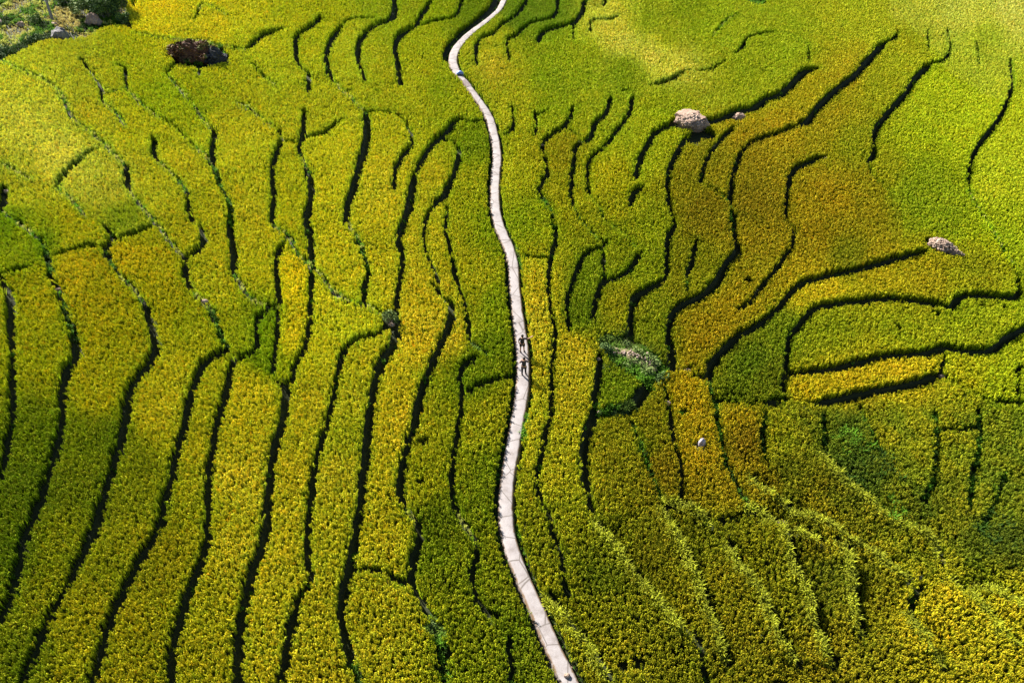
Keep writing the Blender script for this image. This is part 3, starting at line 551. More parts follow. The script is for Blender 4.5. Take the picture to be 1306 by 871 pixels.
# ------------------------------------------------------------------ which terrace each plant grows on
PADDIES = [
("thin sliver of golden rice cut off by the left edge of the photo at mid height",[(3,450),(3,500)]),
("narrow curving rice strip nearest the left edge, golden above and dark green below",[(40,380),(45,450),(45,540),(25,620),(5,700)]),
("long rice strip second from the left edge, golden top, green middle, reaching the lower left corner",[(110,345),(120,420),(140,480),(120,560),(90,640),(60,720),(20,830)]),
("broad rice strip left of the forked dark steps, orange tinged at its top corner",[(170,330),(230,400),(230,450),(200,540),(170,640),(110,760),(70,850)]),
("slim rice strip pinched between the two dark steps of the left fork",[(272,480),(255,560),(240,640),(205,740),(165,850)]),
("brightest golden rice strip left of centre with a rounded top under the fork",[(320,480),(310,560),(295,650),(270,750),(262,850)]),
("golden rice strip starting beneath the short blocked step and widening to the bottom edge",[(410,440),(390,540),(370,640),(350,760),(330,850)]),
("gold strip of rice running down from under the pale bush on a step",[(470,445),(440,540),(430,620),(415,740),(400,850)]),
("golden rice bed ending at a short crosswise notch near the bottom centre",[(530,440),(500,540),(490,620),(490,700)]),
("fan of yellow rice below the short crosswise notch at the bottom centre",[(480,760),(500,840)]),
("two-tone rice strip, gold above and green below, second left of the path",[(575,480),(550,560),(545,620),(565,700),(590,800),(610,860)]),
("gold to green rice strip hugging the left side of the path below the thin crosswise step",[(620,510),(615,600),(620,680),(625,740)]),
("small green wedge of rice left of the two people, above the thin crosswise step",[(625,440),(635,462)]),
("dark green rice triangle against the path's left edge at the bottom",[(665,790),(672,830),(670,860)]),
("small yellow-green plot with a curved step below it near the left edge",[(90,280),(50,270),(120,300),(90,305)]),
("green rice plot at the left edge below a pale grassy bund",[(20,310),(30,325)]),
("palest yellow rice field, lying across the upper left slope",[(40,180),(60,130),(20,140),(60,170)]),
("yellow-green rice margin just below the scrubby stone bank in the upper left corner",[(60,80),(110,70),(40,90)]),
("pale rice plot under a short curved step on the upper left slope",[(110,225),(150,250),(170,280),(130,260)]),
("rice strip beside the thin pale bund on the upper left slope",[(150,160),(185,210),(220,280)]),
("rice strip that narrows to a point above the small hooked dark step",[(215,190),(255,260),(270,330),(290,390)]),
("green-tinged rice slope right below the dark boulder",[(200,110),(230,140),(180,90),(250,170)]),
("wide yellow rice strip right of the long weedy step on the left half",[(290,190),(320,260),(320,330),(340,290)]),
("rice slope between the dark boulder and the curved steps at the top",[(300,110),(340,130),(370,110),(420,140)]),
("golden rice strip between two parallel broken dark steps left of centre",[(370,200),(370,250),(370,290)]),
("most golden tongue of rice, slender and pointed, left of centre",[(375,345),(375,400),(372,440)]),
("green patch of rice in the bend of the loop-shaped step left of centre",[(338,420),(340,460)]),
("yellow rice strip with a pale bund slanting down it, below a short curved step",[(425,190),(420,250),(415,300),(440,350),(440,400)]),
("rounded rice bed boxed in on three sides by dark steps above centre",[(495,170),(485,240),(490,300),(490,360)]),
("short stub of rice hanging between two steps above centre",[(517,215),(515,240)]),
("rice strip with an orange foot, widening toward the pale bush",[(560,200),(535,260),(530,330),(545,390),(535,420)]),
("very slender rice spindle between two thin steps left of the path",[(558,290),(575,340),(586,380)]),
("broad rice strip along the left side of the path above the two people",[(605,190),(600,240),(600,300),(620,370),(635,410)]),
("gold rice corner along the top edge right of the scrub",[(200,20),(270,20),(230,40)]),
("yellow rice bed above the small jagged step near the top left",[(320,25),(370,20),(360,60),(340,90)]),
("first crescent rice bed at the top, counted from the left",[(405,60),(405,80)]),
("second crescent rice bed at the top, capped by a thin curved step",[(440,60),(440,90)]),
("third crescent rice bed at the top with a green top",[(485,60),(485,90),(520,10)]),
("olive rice bed curling down to the sharp bend in the path",[(545,50),(545,90),(560,120)]),
("small rice bed between two steps at the top edge left of the path",[(560,8),(565,15)]),
("deep green rice bed on the outer side of the path's top bend",[(610,12),(590,35)]),
("narrow rice bed inside the bend of the path",[(595,75),(610,100),(625,120)]),
("peach tinged rice bed just right of the path's bend",[(630,70),(640,100),(650,120)]),
("green rice bed at the top edge right of the path",[(690,10),(720,10),(680,22)]),
("mottled green rice field below the short top steps, right of the path",[(700,60),(720,90),(700,115),(760,100),(800,100)]),
("pale straw-coloured oval of ripe rice at the top centre right",[(780,40),(830,68),(860,80)]),
("large plain green rice slope filling the top right of centre",[(850,30),(900,60),(1000,40),(950,110),(880,130),(1080,30)]),
("rice strip along the right side of the path, with a curled step in it",[(655,190),(660,240),(680,290),(660,300)]),
("bright gold rice strip beside the two people, right of the path",[(680,345),(685,400),(688,450),(685,520),(675,560)]),
("long lower rice strip following the right side of the path to the bottom",[(668,620),(680,680),(700,740),(730,800),(760,860)]),
("long gold rice strip second to the right of the path",[(715,340),(720,440),(730,500),(715,560),(725,640)]),
("rice strip with a forked top between curved steps right of the path",[(715,190),(715,240),(725,280),(745,300)]),
("slim rice strip dotted orange between two slanting steps",[(768,150),(745,200),(741,240),(755,290)]),
("green rice finger ending in a squared tip right of the path",[(745,340),(738,390),(745,420)]),
("teardrop rice bed closed by a curved step right of the path",[(785,320),(790,335)]),
("rice strip left of the pale rock's hooked step",[(810,150),(785,200),(790,250),(830,300),(830,340)]),
("rice bed with an orange lower edge above the shrubby hollow",[(790,370),(780,400),(775,420)]),
("rice strip running down between the pale rock's two steps",[(840,190),(830,240),(835,210)]),
("green rice strip above the shrubby hollow, edged by wide dark steps",[(830,390),(825,430),(840,440)]),
("green to brown rice strip with a small slit of a step in it, below the pale rock",[(885,195),(875,240),(875,290),(865,340)]),
("brown-green rice strip between the small stone pile and a wide curving step",[(925,190),(915,240),(915,300),(900,340)]),
("russet rice band sloping down from the long diagonal step",[(1020,110),(970,150),(940,165),(1000,140)]),
("russet rice strip under the long diagonal step, right of the small stone pile",[(1000,185),(965,220),(970,280),(960,330),(930,360)]),
("olive rice band between the two longest diagonal steps on the upper right",[(1150,80),(1100,130),(1080,160),(1060,185)]),
("reddest brown rice field, right of centre",[(1050,240),(1060,300),(1030,330),(1100,270)]),
("orange-brown rice strip ending at the wide dark junction in the middle right",[(990,370),(930,410),(880,410),(880,450)]),
("long rice field below the stone heap with a bright orange left tip",[(1050,372),(1120,360),(1200,350),(1260,355)]),
("vivid green rice bed left of the rounded terrace corner",[(960,460),(970,490),(990,440)]),
("round-cornered yellow-green rice field with small dark holes",[(1080,420),(1150,410),(1240,410),(1290,400)]),
("narrow orange-gold rice bed between two nearly level steps",[(1060,490),(1130,478),(1180,465)]),
("olive rice bed at the right edge above the last level step",[(1240,480),(1280,480)]),
("bright green rice slope beyond the diagonal step on the far right",[(1180,140),(1200,200),(1220,270),(1180,210),(1150,220)]),
("yellow-green rice field at the right edge beside the single thin step",[(1280,200),(1290,290),(1290,120)]),
("blurred pale yellow rice along the top right corner",[(1200,15),(1290,12),(1250,30)]),
("small green rounded rice plot in the shrubby hollow",[(790,490),(785,500)]),
("olive rice field below the shrubby hollow, rounded at its top left",[(790,570),(800,630),(830,680),(870,760)]),
("brown rice strip ending in a blunt point below the hollow",[(830,520),(840,570),(855,625)]),
("orange-brown rice bed holding a pale hollowed stone",[(880,500),(890,560),(910,620)]),
("dark red-brown rice bed right of the hollowed stone's bed",[(945,540),(950,590),(975,620)]),
("long sloping rice field bordered by the diagonal grassy rim at lower centre",[(760,700),(800,780),(850,850)]),
("dull olive rice slope at the bottom between the diagonal rim and two short cuts",[(930,690),(940,760),(960,840),(1040,720)]),
("rough green patch overgrown with weeds on the lower right",[(1080,560),(1110,600),(1150,640)]),
("patchy gold and green rice field under the last level step at right",[(1000,550),(1040,540),(1020,590),(1050,650)]),
("weedy gold rice strip framed by two dark green furrows at lower right",[(1220,560),(1215,620),(1160,560)]),
("golden rough rice at the right edge with dark green foot",[(1280,560),(1285,640),(1280,700)]),
("brown-gold rice band between the two grassy banks at lower right",[(1090,670),(1130,680),(1180,720)]),
("golden rice patch in the lower right corner",[(1200,780),(1270,800),(1220,850),(1290,770)]),
("olive rice strip left of the short black notch at lower right",[(1120,760),(1130,820),(1110,850)]),
]
CS = 3; gw, gh = 1440//CS+1, 960//CS+1; ox, oy = -67, -40
costg = np.ones((gh, gw))
for L, hw, h, st in SEG:
    D = smooth_line(L, 0.12) if len(L) > 2 else L
    u, v = proj(D[:, 0], D[:, 1], base(D[:, 0], D[:, 1])+0.62)
    iu = np.clip(((u-ox)/CS).astype(int), 0, gw-1); iv = np.clip(((v-oy)/CS).astype(int), 0, gh-1)
    costg[iv, iu] = 60; costg[iv, np.clip(iu+1, 0, gw-1)] = 60
for yy in np.arange(-40, 915, 1.0):
    u = np.interp(yy, pp[:, 1], pp[:, 0]); costg[int((yy-oy)/CS), max(0, int((u-ox)/CS)-1):int((u-ox)/CS)+2] = 400
lab = np.full((gh, gw), -1); dist = np.full((gh, gw), 1e9); hq = []
for k_, (lb, sd_) in enumerate(PADDIES):
    S0 = np.array(sd_, float); pts = [S0[0]]
    for a, b in zip(S0[:-1], S0[1:]):
        for t in np.linspace(0, 1, max(2, int(np.hypot(*(b-a))/CS)+1)): pts.append(a+(b-a)*t)
    for u, v in pts:
        i_, j_ = int((v-oy)/CS), int((u-ox)/CS); heapq.heappush(hq, (0.0, i_, j_, k_))
while hq:
    d, i_, j_, k_ = heapq.heappop(hq)
    if lab[i_, j_] >= 0: continue
    lab[i_, j_] = k_
    for di, dj, c in ((1, 0, 1), (-1, 0, 1), (0, 1, 1), (0, -1, 1)):
        a, b = i_+di, j_+dj
        if 0 <= a < gh and 0 <= b < gw and lab[a, b] < 0:
            nd = d+c*costg[a, b]
            if nd < dist[a, b]: dist[a, b] = nd; heapq.heappush(hq, (nd, a, b, k_))
li = lab[np.clip(((qy-oy)/CS).astype(int), 0, gh-1), np.clip(((qx-ox)/CS).astype(int), 0, gw-1)]
for k_ in range(len(PADDIES)):      # ripeness changes plot by plot
    m = li == k_
    if m.any(): T[m] = (0.7*T[m]+0.3*T[m].mean(0))*math.exp(random.gauss(0, 0.03))
for k_, (lb, _) in enumerate(PADDIES):
    m = (li == k_) & thin
    if m.sum() < 20: print('tiny paddy', lb, m.sum()); continue
    o = cloud('rice_paddy', G_RICE, X[m], Y[m], Z[m]-0.03, T[m], S[m], 5); tag(o, lb, 'rice paddy', 'terraced rice paddies', 'stuff')
print('rice plants', n)

# ------------------------------------------------------------------ weeds and grass on the steps, bunds, verges and waste ground
WX, WY, WT, WS = [], [], [], []
def weed(x, y, c, s, n=1, jit=0.1):
    for _ in range(n):
        WX.append(x+random.gauss(0, jit)); WY.append(y+random.gauss(0, jit)); f = math.exp(random.gauss(0, 0.22)); WT.append([v*f for v in c]); WS.append(s*random.uniform(0.75, 1.3))
C_GREEN = lin((85,125,25))*1.1; C_PALE = lin((178,182,80))*1.05; C_DARK = lin((50,75,15)); C_BRIGHT = lin((145,150,32))*1.0; C_DRY = lin((175,160,90))*1.2; C_TEAL = lin((95,118,40))*1.0
for (L, hw, h, st), up in zip(SEG, UP):
    for i_ in range(0, len(L)-1):
        x, y = L[i_]; hh = hw[i_]
        if st == 'd':
            if random.random() < 0.25: weed(x, y, C_DARK, 0.35, 1, hh*0.6)
            if random.random() < 0.05: weed(x, y, C_GREEN, 0.9, 2, hh*0.5)
        elif st == 'g': weed(x, y, C_GREEN if random.random() < .6 else C_DARK, 1.05, 5, hh*0.7+0.05)
        elif st == 'p': weed(x, y, C_PALE if random.random() < .5 else C_GREEN*1.3, 0.7, 2, 0.06)
        elif st == 'b': weed(x+up[i_][0]*.31, y+up[i_][1]*.31, C_BRIGHT*random.uniform(.7, 1.1), 1.6, 5, 0.06)
nn = np.stack([-tt[:, 1], tt[:, 0]], 1)
for i_ in range(len(PLxy)):
    for s_ in (-1, 1):
        for _ in range(3):
            d = PLhw[i_]+random.uniform(0.06, 0.34); c = random.choice([C_DARK, C_GREEN, C_DARK]); weed(PLxy[i_, 0]+nn[i_, 0]*d*s_, PLxy[i_, 1]+nn[i_, 1]*d*s_, c, random.uniform(0.35, 0.8), 1, 0.06)
def weed_px(u, v, r, c, s, n):
    x, y = unproj([u], [v], 0.3)
    for _ in range(n):
        a = random.random()*6.283; q = r*math.sqrt(random.random()); weed(x[0]+q*math.cos(a), y[0]+q*math.sin(a), c, s, 1, 0.02)
for u, v, r, c, s, n_ in [(605,442,.5,C_TEAL,1.1,40),(555,803,.6,C_TEAL,1.2,60),(562,815,.4,C_GREEN,1.2,30),(664,320,.55,C_TEAL,1.0,60),(668,332,.5,C_GREEN,1.0,50),(672,345,.4,C_GREEN,.9,30),(672,545,.35,C_GREEN,1.2,30),(668,556,.35,C_GREEN,1.2,30),(675,532,.3,C_GREEN,1.2,25),
    (1115,600,1.8,C_DARK*1.3,1.6,40),(1090,570,1.3,C_GREEN,1.6,30),(1285,690,2.0,C_DARK,1.6,60),(1140,650,1.2,C_GREEN,1.6,20),(800,448,1.8,C_TEAL,1.1,280),(822,468,1.5,C_GREEN,1.3,220),(800,445,1.1,C_DRY,.8,120),(775,436,1.1,C_TEAL,1.2,120),(790,452,1.0,C_GREEN,1.2,110),(835,485,.9,C_GREEN,1.3,80),(775,523,.9,C_GREEN,1.1,70),(800,523,.8,C_TEAL,1.1,70),(812,535,.7,C_DARK,1.0,50),
    (254,66,2.3,C_GREEN,1.1,160),(236,60,1.3,C_DRY,.8,120),(250,56,1.6,C_PALE,1.0,100),(942,153,.8,C_GREEN,1.0,40),(1200,322,1.3,C_GREEN,1.1,120),(1215,312,.7,C_DARK,.9,40),(964,4,1.4,C_GREEN,1.0,100),(893,575,.4,C_DRY,1.0,20),(871,525,.35,C_GREEN,.9,20)]:
    weed_px(u, v, r, c, s, n_)
# rough ground of the corner above the stone bank
a_ = 0
while a_ < 9000:
    u = random.uniform(-50, 172); v = random.uniform(-50, 92)
    if not inside(np.array([u]), np.array([v]), SCRUB)[0]: continue
    x, y = unproj([u], [v], 0.3); q = noise.noise(Vector((x[0]*0.5, y[0]*0.5, 0)))+0.4*noise.noise(Vector((x[0]*1.7, y[0]*1.7, 4)))
    edge = abs(v-np.interp(u, [0, 20, 62, 110, 128, 168], [76, 66, 50, 46, 36, 33])) < 10
    c = C_DARK if (edge and u < 100 and v > 40) else (C_DRY if q > 0.32 else (C_PALE if q > 0.0 else (C_GREEN if q > -0.3 else C_DARK)))
    if 68 < u < 102 and 8 < v < 34: c = C_DRY if q < 0.2 else C_PALE
    weed(x[0], y[0], c, 0.75 if q < 0.2 else 0.45, 1, 0.05); a_ += 1
WX, WY = np.array(WX), np.array(WY); WZ, _, wpd, _ = fields(WX, WY, False); m = wpd > 0.02
WX, WY, WZ, WT, WS = WX[m], WY[m], WZ[m], np.clip(np.array(WT)[m], 0.003, 0.6), np.array(WS)[m]
o = cloud('wild_grass', G_GRASS, WX, WY, WZ-0.02, WT, np.stack([WS, WS, WS], 1), 4, 0.2)
tag(o, 'wild grass and weeds on the terrace steps, path verges and rough corner', 'grass', kind='stuff')

# ------------------------------------------------------------------ rocks, heaps, shrubs
import bmesh
def empty(name, loc, rz=0):
    o = bpy.data.objects.new(name, None); COL.objects.link(o); o.location = loc; o.rotation_euler = (0, 0, rz); return o
def at_px(u, v, c=0.0):
    x, y = unproj([u], [v], c); return Vector((x[0], y[0], ground_z(x[0], y[0])))
def rock_mesh(name, size, seed, mat, sub=3, rough_=0.28, flat=None, facet=True):
    bm = bmesh.new(); bmesh.ops.create_icosphere(bm, subdivisions=sub, radius=1.0)
    for v in bm.verts:
        p = v.co.copy(); o_ = Vector((seed*3.1, seed*1.7, 0)); k = 1+rough_*noise.noise(p*1.3+o_)+rough_*0.6*noise.noise(p*3.1+o_)+rough_*0.3*noise.noise(p*7+o_)
        if facet: c = noise.cell(p*2.2+o_); k += 0.05*c
        q = p*k
        if flat is not None and q.z > flat: q.z = flat+(q.z-flat)*0.2
        v.co = Vector((q.x*size[0], q.y*size[1], q.z*size[2]))
    me = bpy.data.meshes.new(name); bm.to_mesh(me); bm.free(); me.materials.append(mat); return me
def rubble_mesh(name, pts, smin, smax, mat, seed):
    r = random.Random(seed); bm = bmesh.new()
    for p in pts:
        s = r.uniform(smin, smax); a = Matrix.Translation(p) @ Matrix.Rotation(r.random()*6.28, 4, 'Z') @ Matrix.Rotation(r.random()*0.8, 4, 'X') @ Matrix.Diagonal((s*r.uniform(.8, 1.6), s*r.uniform(.6, 1.1), s*r.uniform(.4, .8), 1))
        b = bmesh.ops.create_icosphere(bm, subdivisions=1, radius=1.0, matrix=a)
        for v in b['verts']: v.co += Vector((r.gauss(0, 1), r.gauss(0, 1), r.gauss(0, 1)))*s*0.13
    me = bpy.data.meshes.new(name); bm.to_mesh(me); bm.free(); me.materials.append(mat); return me
def leaves(name, blobs, n, size, mat, seed, stretch=1.7):
    r = random.Random(seed); V = []; F = []
    tot = sum(b[3] for b in blobs)
    for _ in range(n):
        q = r.random()*tot
        for b in blobs:
            q -= b[3]
            if q <= 0: break
        d = Vector((r.gauss(0, 1), r.gauss(0, 1), r.gauss(0, 1))).normalized()*b[3]*(r.random()**0.35); d.z *= b[4]
        c = Vector(b[:3])+d; c.z = max(c.z, 0.04); t = Vector((r.gauss(0, 1), r.gauss(0, 1), r.gauss(0, .7)+0.3)).normalized(); s = t.cross(Vector((r.gauss(0, 1), r.gauss(0, 1), r.gauss(0, 1)))).normalized()
        L = size*r.uniform(0.6, 1.3); n0 = len(V); V += [c-t*L*stretch*0.5, c+s*L*0.33, c+t*L*stretch*0.5, c-s*L*0.33]; F.append((n0, n0+1, n0+2, n0+3))
    return mesh(name, V, F, [mat])
def stems(name, tips, rad, mat, base_pt=(0, 0, 0)):
    V = []; F = []
    for tx, ty, tz in tips:
        a = Vector(base_pt)+Vector((random.gauss(0, .05), random.gauss(0, .05), -0.1)); b = Vector((tx, ty, tz)); m_ = (a+b)/2+Vector((random.gauss(0, .06), random.gauss(0, .06), 0.05)); n0 = len(V)
        for p, rr in ((a, rad), (m_, rad*.7), (b, rad*.3)):
            for q in range(6): t = q*math.pi/3; V.append(p+Vector((math.cos(t)*rr, math.sin(t)*rr, 0)))
        for j in range(2):
            for q in range(6): F.append((n0+j*6+q, n0+j*6+(q+1) % 6, n0+j*6+6+(q+1) % 6, n0+j*6+6+q))
        F.append(tuple(n0+12+q for q in range(6)))
    return mesh(name, V, F, [mat], True)
def shrub(u, v, w_, h_, label, n=900, mat=M_SHRUB, size=0.13, seed=1, dz=0.0):
    p = at_px(u, v, 0.2); e = tag(empty('shrub', p+Vector((0, 0, dz))), label, 'shrub', 'shrubs on the terraces'); r = random.Random(seed); blobs = []
    for _ in range(9): a = r.random()*6.28; q = w_*0.36*r.random()**.5; blobs.append((q*math.cos(a), q*math.sin(a), h_*r.uniform(.3, .72), w_*r.uniform(.14, .26), 0.85))
    link('foliage', leaves('foliage', blobs, n, size, mat, seed), e); link('stem', stems('stem', [b[:3] for b in blobs], 0.03, M_BARK), e); return e

# dark earthy boulder, upper left
p = at_px(255, 78, 0.0); e = tag(empty('boulder', p), 'large dark boulder overgrown with russet bracken, alone among rice at upper left', 'boulder')
b = link('rock', rock_mesh('rock', (2.2, 1.0, 1.1), 3, M_DARKROCK, 4, 0.42), e, (-0.25, 0.2, 0.45)); b.rotation_euler = (0, 0.16, 0)
b = link('side_rock', rock_mesh('side_rock', (0.95, 0.8, 1.0), 5, M_SLATE, 3, 0.4), e, (1.75, -0.15, 0.25))
pts = [Vector((1.5+random.gauss(0, .5), -0.55+random.gauss(0, .2), 0.35+random.uniform(0, .6))) for _ in range(22)]; tag(link('loose_stone', rubble_mesh('loose_stone', pts, .12, .24, M_SLATE, 2), e), kind='stuff')
k = N('russet_leaf'); k.l(k.ramp(k.noise(1.6, 4), [(0.35, (0.04, 0.018, 0.012)), (0.5, (0.13, 0.06, 0.03)), (0.62, (0.13, 0.15, 0.04))]), k.b.inputs['Base Color'])
gb = [(random.uniform(-2.5, 1.6), random.uniform(-1.0, .7), random.uniform(.5, 1.7), random.uniform(.3, .6), .8) for _ in range(24)]; tag(link('bracken', leaves('bracken', gb, 3200, 0.20, k.m, 15), e), kind='stuff')
gb = [(random.uniform(-1.9, 0.6), random.uniform(-.3, .6), 1.35, .45, .35) for _ in range(8)]; tag(link('moss', leaves('moss', gb, 700, 0.10, M_SHRUB2, 5), e), kind='stuff')
gb = [(random.uniform(.2, 1.1), random.uniform(.2, .7), 1.1, .45, .5) for _ in range(4)]; link('fern', leaves('fern', gb, 420, 0.15, M_SHRUB, 6), e)
# pale flat-topped rock
def stone_top(name, e, a, b, z, n, smin, smax, seed, mat=M_RUBBLE):
    r = random.Random(seed); P_ = []
    for _ in range(n): t = r.random()*6.283; q = math.sqrt(r.random()); P_.append(Vector((a*q*math.cos(t), b*q*math.sin(t), z*(1-0.35*q*q)+r.uniform(-.04, .04))))
    o = link(name, rubble_mesh(name, P_, smin, smax, mat, seed), e); return tag(o, kind='stuff')
p = at_px(879, 166, 0.0); e = tag(empty('boulder', p, -0.12), 'pale pinkish flat-topped rock casting a black shadow below it', 'boulder')
link('rock', rock_mesh('rock', (1.5, 0.9, 1.35), 8, M_PALE, 4, 0.36, flat=0.5), e, (0, 0.3, 0.75)); stone_top('broken_stone', e, 1.42, 0.9, 1.58, 300, .07, .18, 4)
# small stone pile right of it
p = at_px(942, 153, 0.0); e = tag(empty('stone_pile', p), 'small pale stone pile on the dark step right of the flat-topped rock', 'stone pile')
link('core', rock_mesh('core', (0.62, 0.42, 0.62), 9, M_PALE, 3, 0.3), e, (0, 0, 0.35)); stone_top('loose_stone', e, .55, .38, .95, 60, .05, .12, 5)
# stone heap with a tail
p = at_px(1196, 321, 0.0); e = tag(empty('stone_heap', p, -0.55), 'tapering heap of pale broken stones at the end of a step, right side', 'stone heap')
link('core', rock_mesh('core', (0.95, 0.62, 0.85), 11, M_PALE, 3, 0.25), e, (-.1, 0.1, 0.3)); stone_top('loose_stone', e, 1.0, .66, 1.2, 260, .05, .12, 6)
r = random.Random(3); P_ = [Vector((0.7+1.15*q+r.gauss(0, .07), 0.12-0.25*q+r.gauss(0, .16*(1.1-q)), 0.95-0.35*q+r.gauss(0, .04))) for q in [r.random() for _ in range(90)]]
tag(link('stone_tail', rubble_mesh('stone_tail', P_, .04, .09, M_RUBBLE, 7), e), kind='stuff'); link('tail_core', rock_mesh('tail_core', (0.85, 0.25, 0.55), 12, M_PALE, 2, 0.2), e, (1.05, 0.0, 0.3))
# dark boulder at the top edge
p = at_px(966, 0, 0.0); e = tag(empty('boulder', p), 'dark boulder with a pale stone lip, cut by the top edge of the photo', 'boulder')
link('rock', rock_mesh('rock', (0.75, 0.6, 0.8), 14, M_SLATE, 3, 0.3), e, (0, 0.3, 0.45)); link('stone_lip', rock_mesh('stone_lip', (0.55, 0.16, 0.2), 15, M_PALE, 2, 0.2), e, (-.05, -0.35, 0.75))
# rocks of the corner bank
for u, v, sx, sz, mt_, lb, sd_ in [(121,32,.75,.75,M_PALE,'white and grey rock under the shrubs at the edge of the scrubby corner',21),(79,51,.85,.8,M_GREY,'grey rock with a dark hollow at the lower rim of the scrubby corner',22),(28,34,.35,.3,M_PALE,'small pale stone lying in the rough grass near the left edge',23),(1,31,.35,.3,M_PALE,'white stone cut by the left edge of the scrubby corner',24),(71,34,.32,.3,M_PALE,'small pale stone beside the foot of the bare leaning trunk',25)]:
    p = at_px(u, v, 0.0); e = link('rock', rock_mesh('rock', (sx, sx*.7, sz), sd_, mt_, 3, 0.35), None, p+Vector((0, 0, sz*.45))); tag(e, lb, 'rock')
# stones scattered on the terrace steps
ST = [(1053,201,.20,'white stone at the upper tip of the hooked step beside the reddest rice'),(885,392,.14,'small white stone in the wide dark step left of the orange-brown rice'),(851,514,.22,'white stone on the step below the shrubby hollow, lower of the two'),(847,495,.16,'pale stone on the step below the shrubby hollow, upper of the two'),
 (877,472,.28,'pale stone at the top of the orange-brown bed, beside the black junction'),(867,470,.16,'smaller pale stone just left of the one at the top of the orange-brown bed'),(263,389,.20,'white stone on the pale bund below the small hooked step at left'),(286,237,.12,'small white stone high on the long weedy step at left'),(293,259,.13,'small pale stone midway down the long weedy step at left'),
 (73,367,.16,'pale stone on the stepped bund near the left edge'),(764,456,.15,'small white stone at the left rim of the shrubby hollow'),(765,525,.18,'white stone at the lower left corner of the shrubby hollow'),(1203,477,.20,'pink-white stone where two level steps meet at right'),(1205,716,.26,'pale stone at the foot of the curved grassy bank, lower right'),(1171,736,.30,'grey-white stone right above the short black notch, lower right'),
 (727,850,.17,'pale stone beside the right edge of the path near the bottom'),(722,866,.24,'white lump on the surface of the path at the bottom'),(998,664,.34,'pale weathered stone on the grassy rim at lower centre right'),(500,414,.20,'pale stone under the small bush at the head of a step'),(402,314,.18,'brownish stone lying across the step above the golden tongue of rice'),(825,443,.22,'white stone at the upper right rim of the shrubby hollow'),(355,391,.18,'grey stone where the loop-shaped step begins'),(692,184,.13,'tiny pale stone on the forked step right of the path'),(7,242,.22,'pale stone above the short dark hollow at the left edge')]
for i_, (u, v, s_, lb) in enumerate(ST):
    p = at_px(u, v, 0.35); z = p.z+max(0.0, 0.28)
    if 'path at the bottom' in lb: q, _ = path_pt(v-2); p = q; z = q.z+0.05; s_ = 0.16
    o = link('stone', rock_mesh('stone', (s_*1.15, s_*.8, s_*.75), 30+i_, M_GREY if 'grey' in lb else M_RUBBLE, 2, 0.3), None, (p.x, p.y, z)); tag(o, lb, 'stone', 'stones scattered on the terraces')
# hollowed pale stone in the brown bed
p = at_px(893, 573, 0.0); bm = bmesh.new(); bmesh.ops.create_icosphere(bm, subdivisions=3, radius=1)
for v in bm.verts:
    q = v.co; k = 1+0.15*noise.noise(q*2+Vector((4, 0, 0))); d = (q-Vector((-.35, -.75, .25))).length
    if d < 0.55: k -= 0.75*(0.55-d)/0.55
    v.co = Vector((q.x*.23*k, q.y*.22*k, q.z*.5*k))
me = bpy.data.meshes.new('stone'); bm.to_mesh(me); bm.free(); me.materials.append(plain('mauve_stone', (0.26, 0.23, 0.26)))
tag(link('hollow_stone', me, None, p+Vector((0, 0, 0.62))), 'upright pale mauve stone with a dark hollow, in the orange-brown rice bed', 'stone')
# mound of dry stalks and stones in the hollow
p = at_px(806, 462, 0.0); e = tag(empty('mound', p, -0.62), 'mound strewn with pale dry stalks and stones in the shrubby hollow', 'mound')
link('earth', rock_mesh('earth', (1.9, 0.8, 0.5), 40, M_THATCH, 4, 0.25, facet=False), e, (0, 0, 0.2))
r = random.Random(9); P_ = [Vector((x_, 0.25*math.sin(x_*1.5)+r.gauss(0, .16), 0.80-0.09*x_*x_+r.gauss(0, .03))) for x_ in [r.uniform(-1.6, 1.7) for _ in range(45)]]
tag(link('loose_stone', rubble_mesh('loose_stone', P_, .04, .11, M_RUBBLE, 8), e), kind='stuff')
blobs = [(r.uniform(-1.8, 1.8), r.choice([-1, 1])*r.uniform(.25, .8), .62, .42, .55) for _ in range(20)]; link('foliage', leaves('foliage', blobs, 2000, .11, M_SHRUB2, 41), e)
shrub(500, 414, 1.1, 1.35, 'small pale green bush at the head of a dark step, left of centre', 700, M_SHRUB2, 0.10, 51)
shrub(768, 446, 1.5, 1.1, 'low dark bush at the upper left rim of the hollow, right of the path', 650, M_SHRUB, 0.11, 52)
shrub(838, 482, 1.7, 1.2, 'green bush at the lower right end of the stone-strewn mound', 750, M_SHRUB, 0.11, 53)
shrub(790, 527, 1.5, 0.9, 'low bush between the small rounded plot and the olive field below it', 600, M_SHRUB, 0.10, 54)
shrub(775, 470, 0.9, 0.8, 'small dark bush between the stone-strewn mound and the rounded plot', 400, M_SHRUB, 0.10, 55)
shrub(106, 20, 2.6, 2.4, 'leafy bush left of the dark thicket in the scrubby corner', 1400, M_SHRUB2, 0.15, 56)
shrub(136, 22, 3.0, 2.8, 'dense dark green thicket above the white rock in the scrubby corner', 2400, M_SHRUB, 0.16, 57)
shrub(122, 6, 3.2, 3.0, 'broad grey-green thicket at the top edge of the scrubby corner', 2200, M_SHRUB2, 0.16, 58)
shrub(153, 16, 2.6, 2.8, 'dark thicket at the right end of the scrubby corner, against gold rice', 2000, M_SHRUB, 0.16, 59)
shrub(160, 32, 1.6, 1.6, 'small dark bush at the lower right tip of the scrubby corner', 700, M_SHRUB, 0.13, 60)
shrub(84, 4, 2.0, 1.5, 'small dark bush behind the tan patch at the top edge', 700, M_SHRUB, 0.13, 61)
shrub(44, 28, 1.6, 1.0, 'low sparse bush left of the bare trunk in the scrubby corner', 400, M_SHRUB2, 0.12, 62)
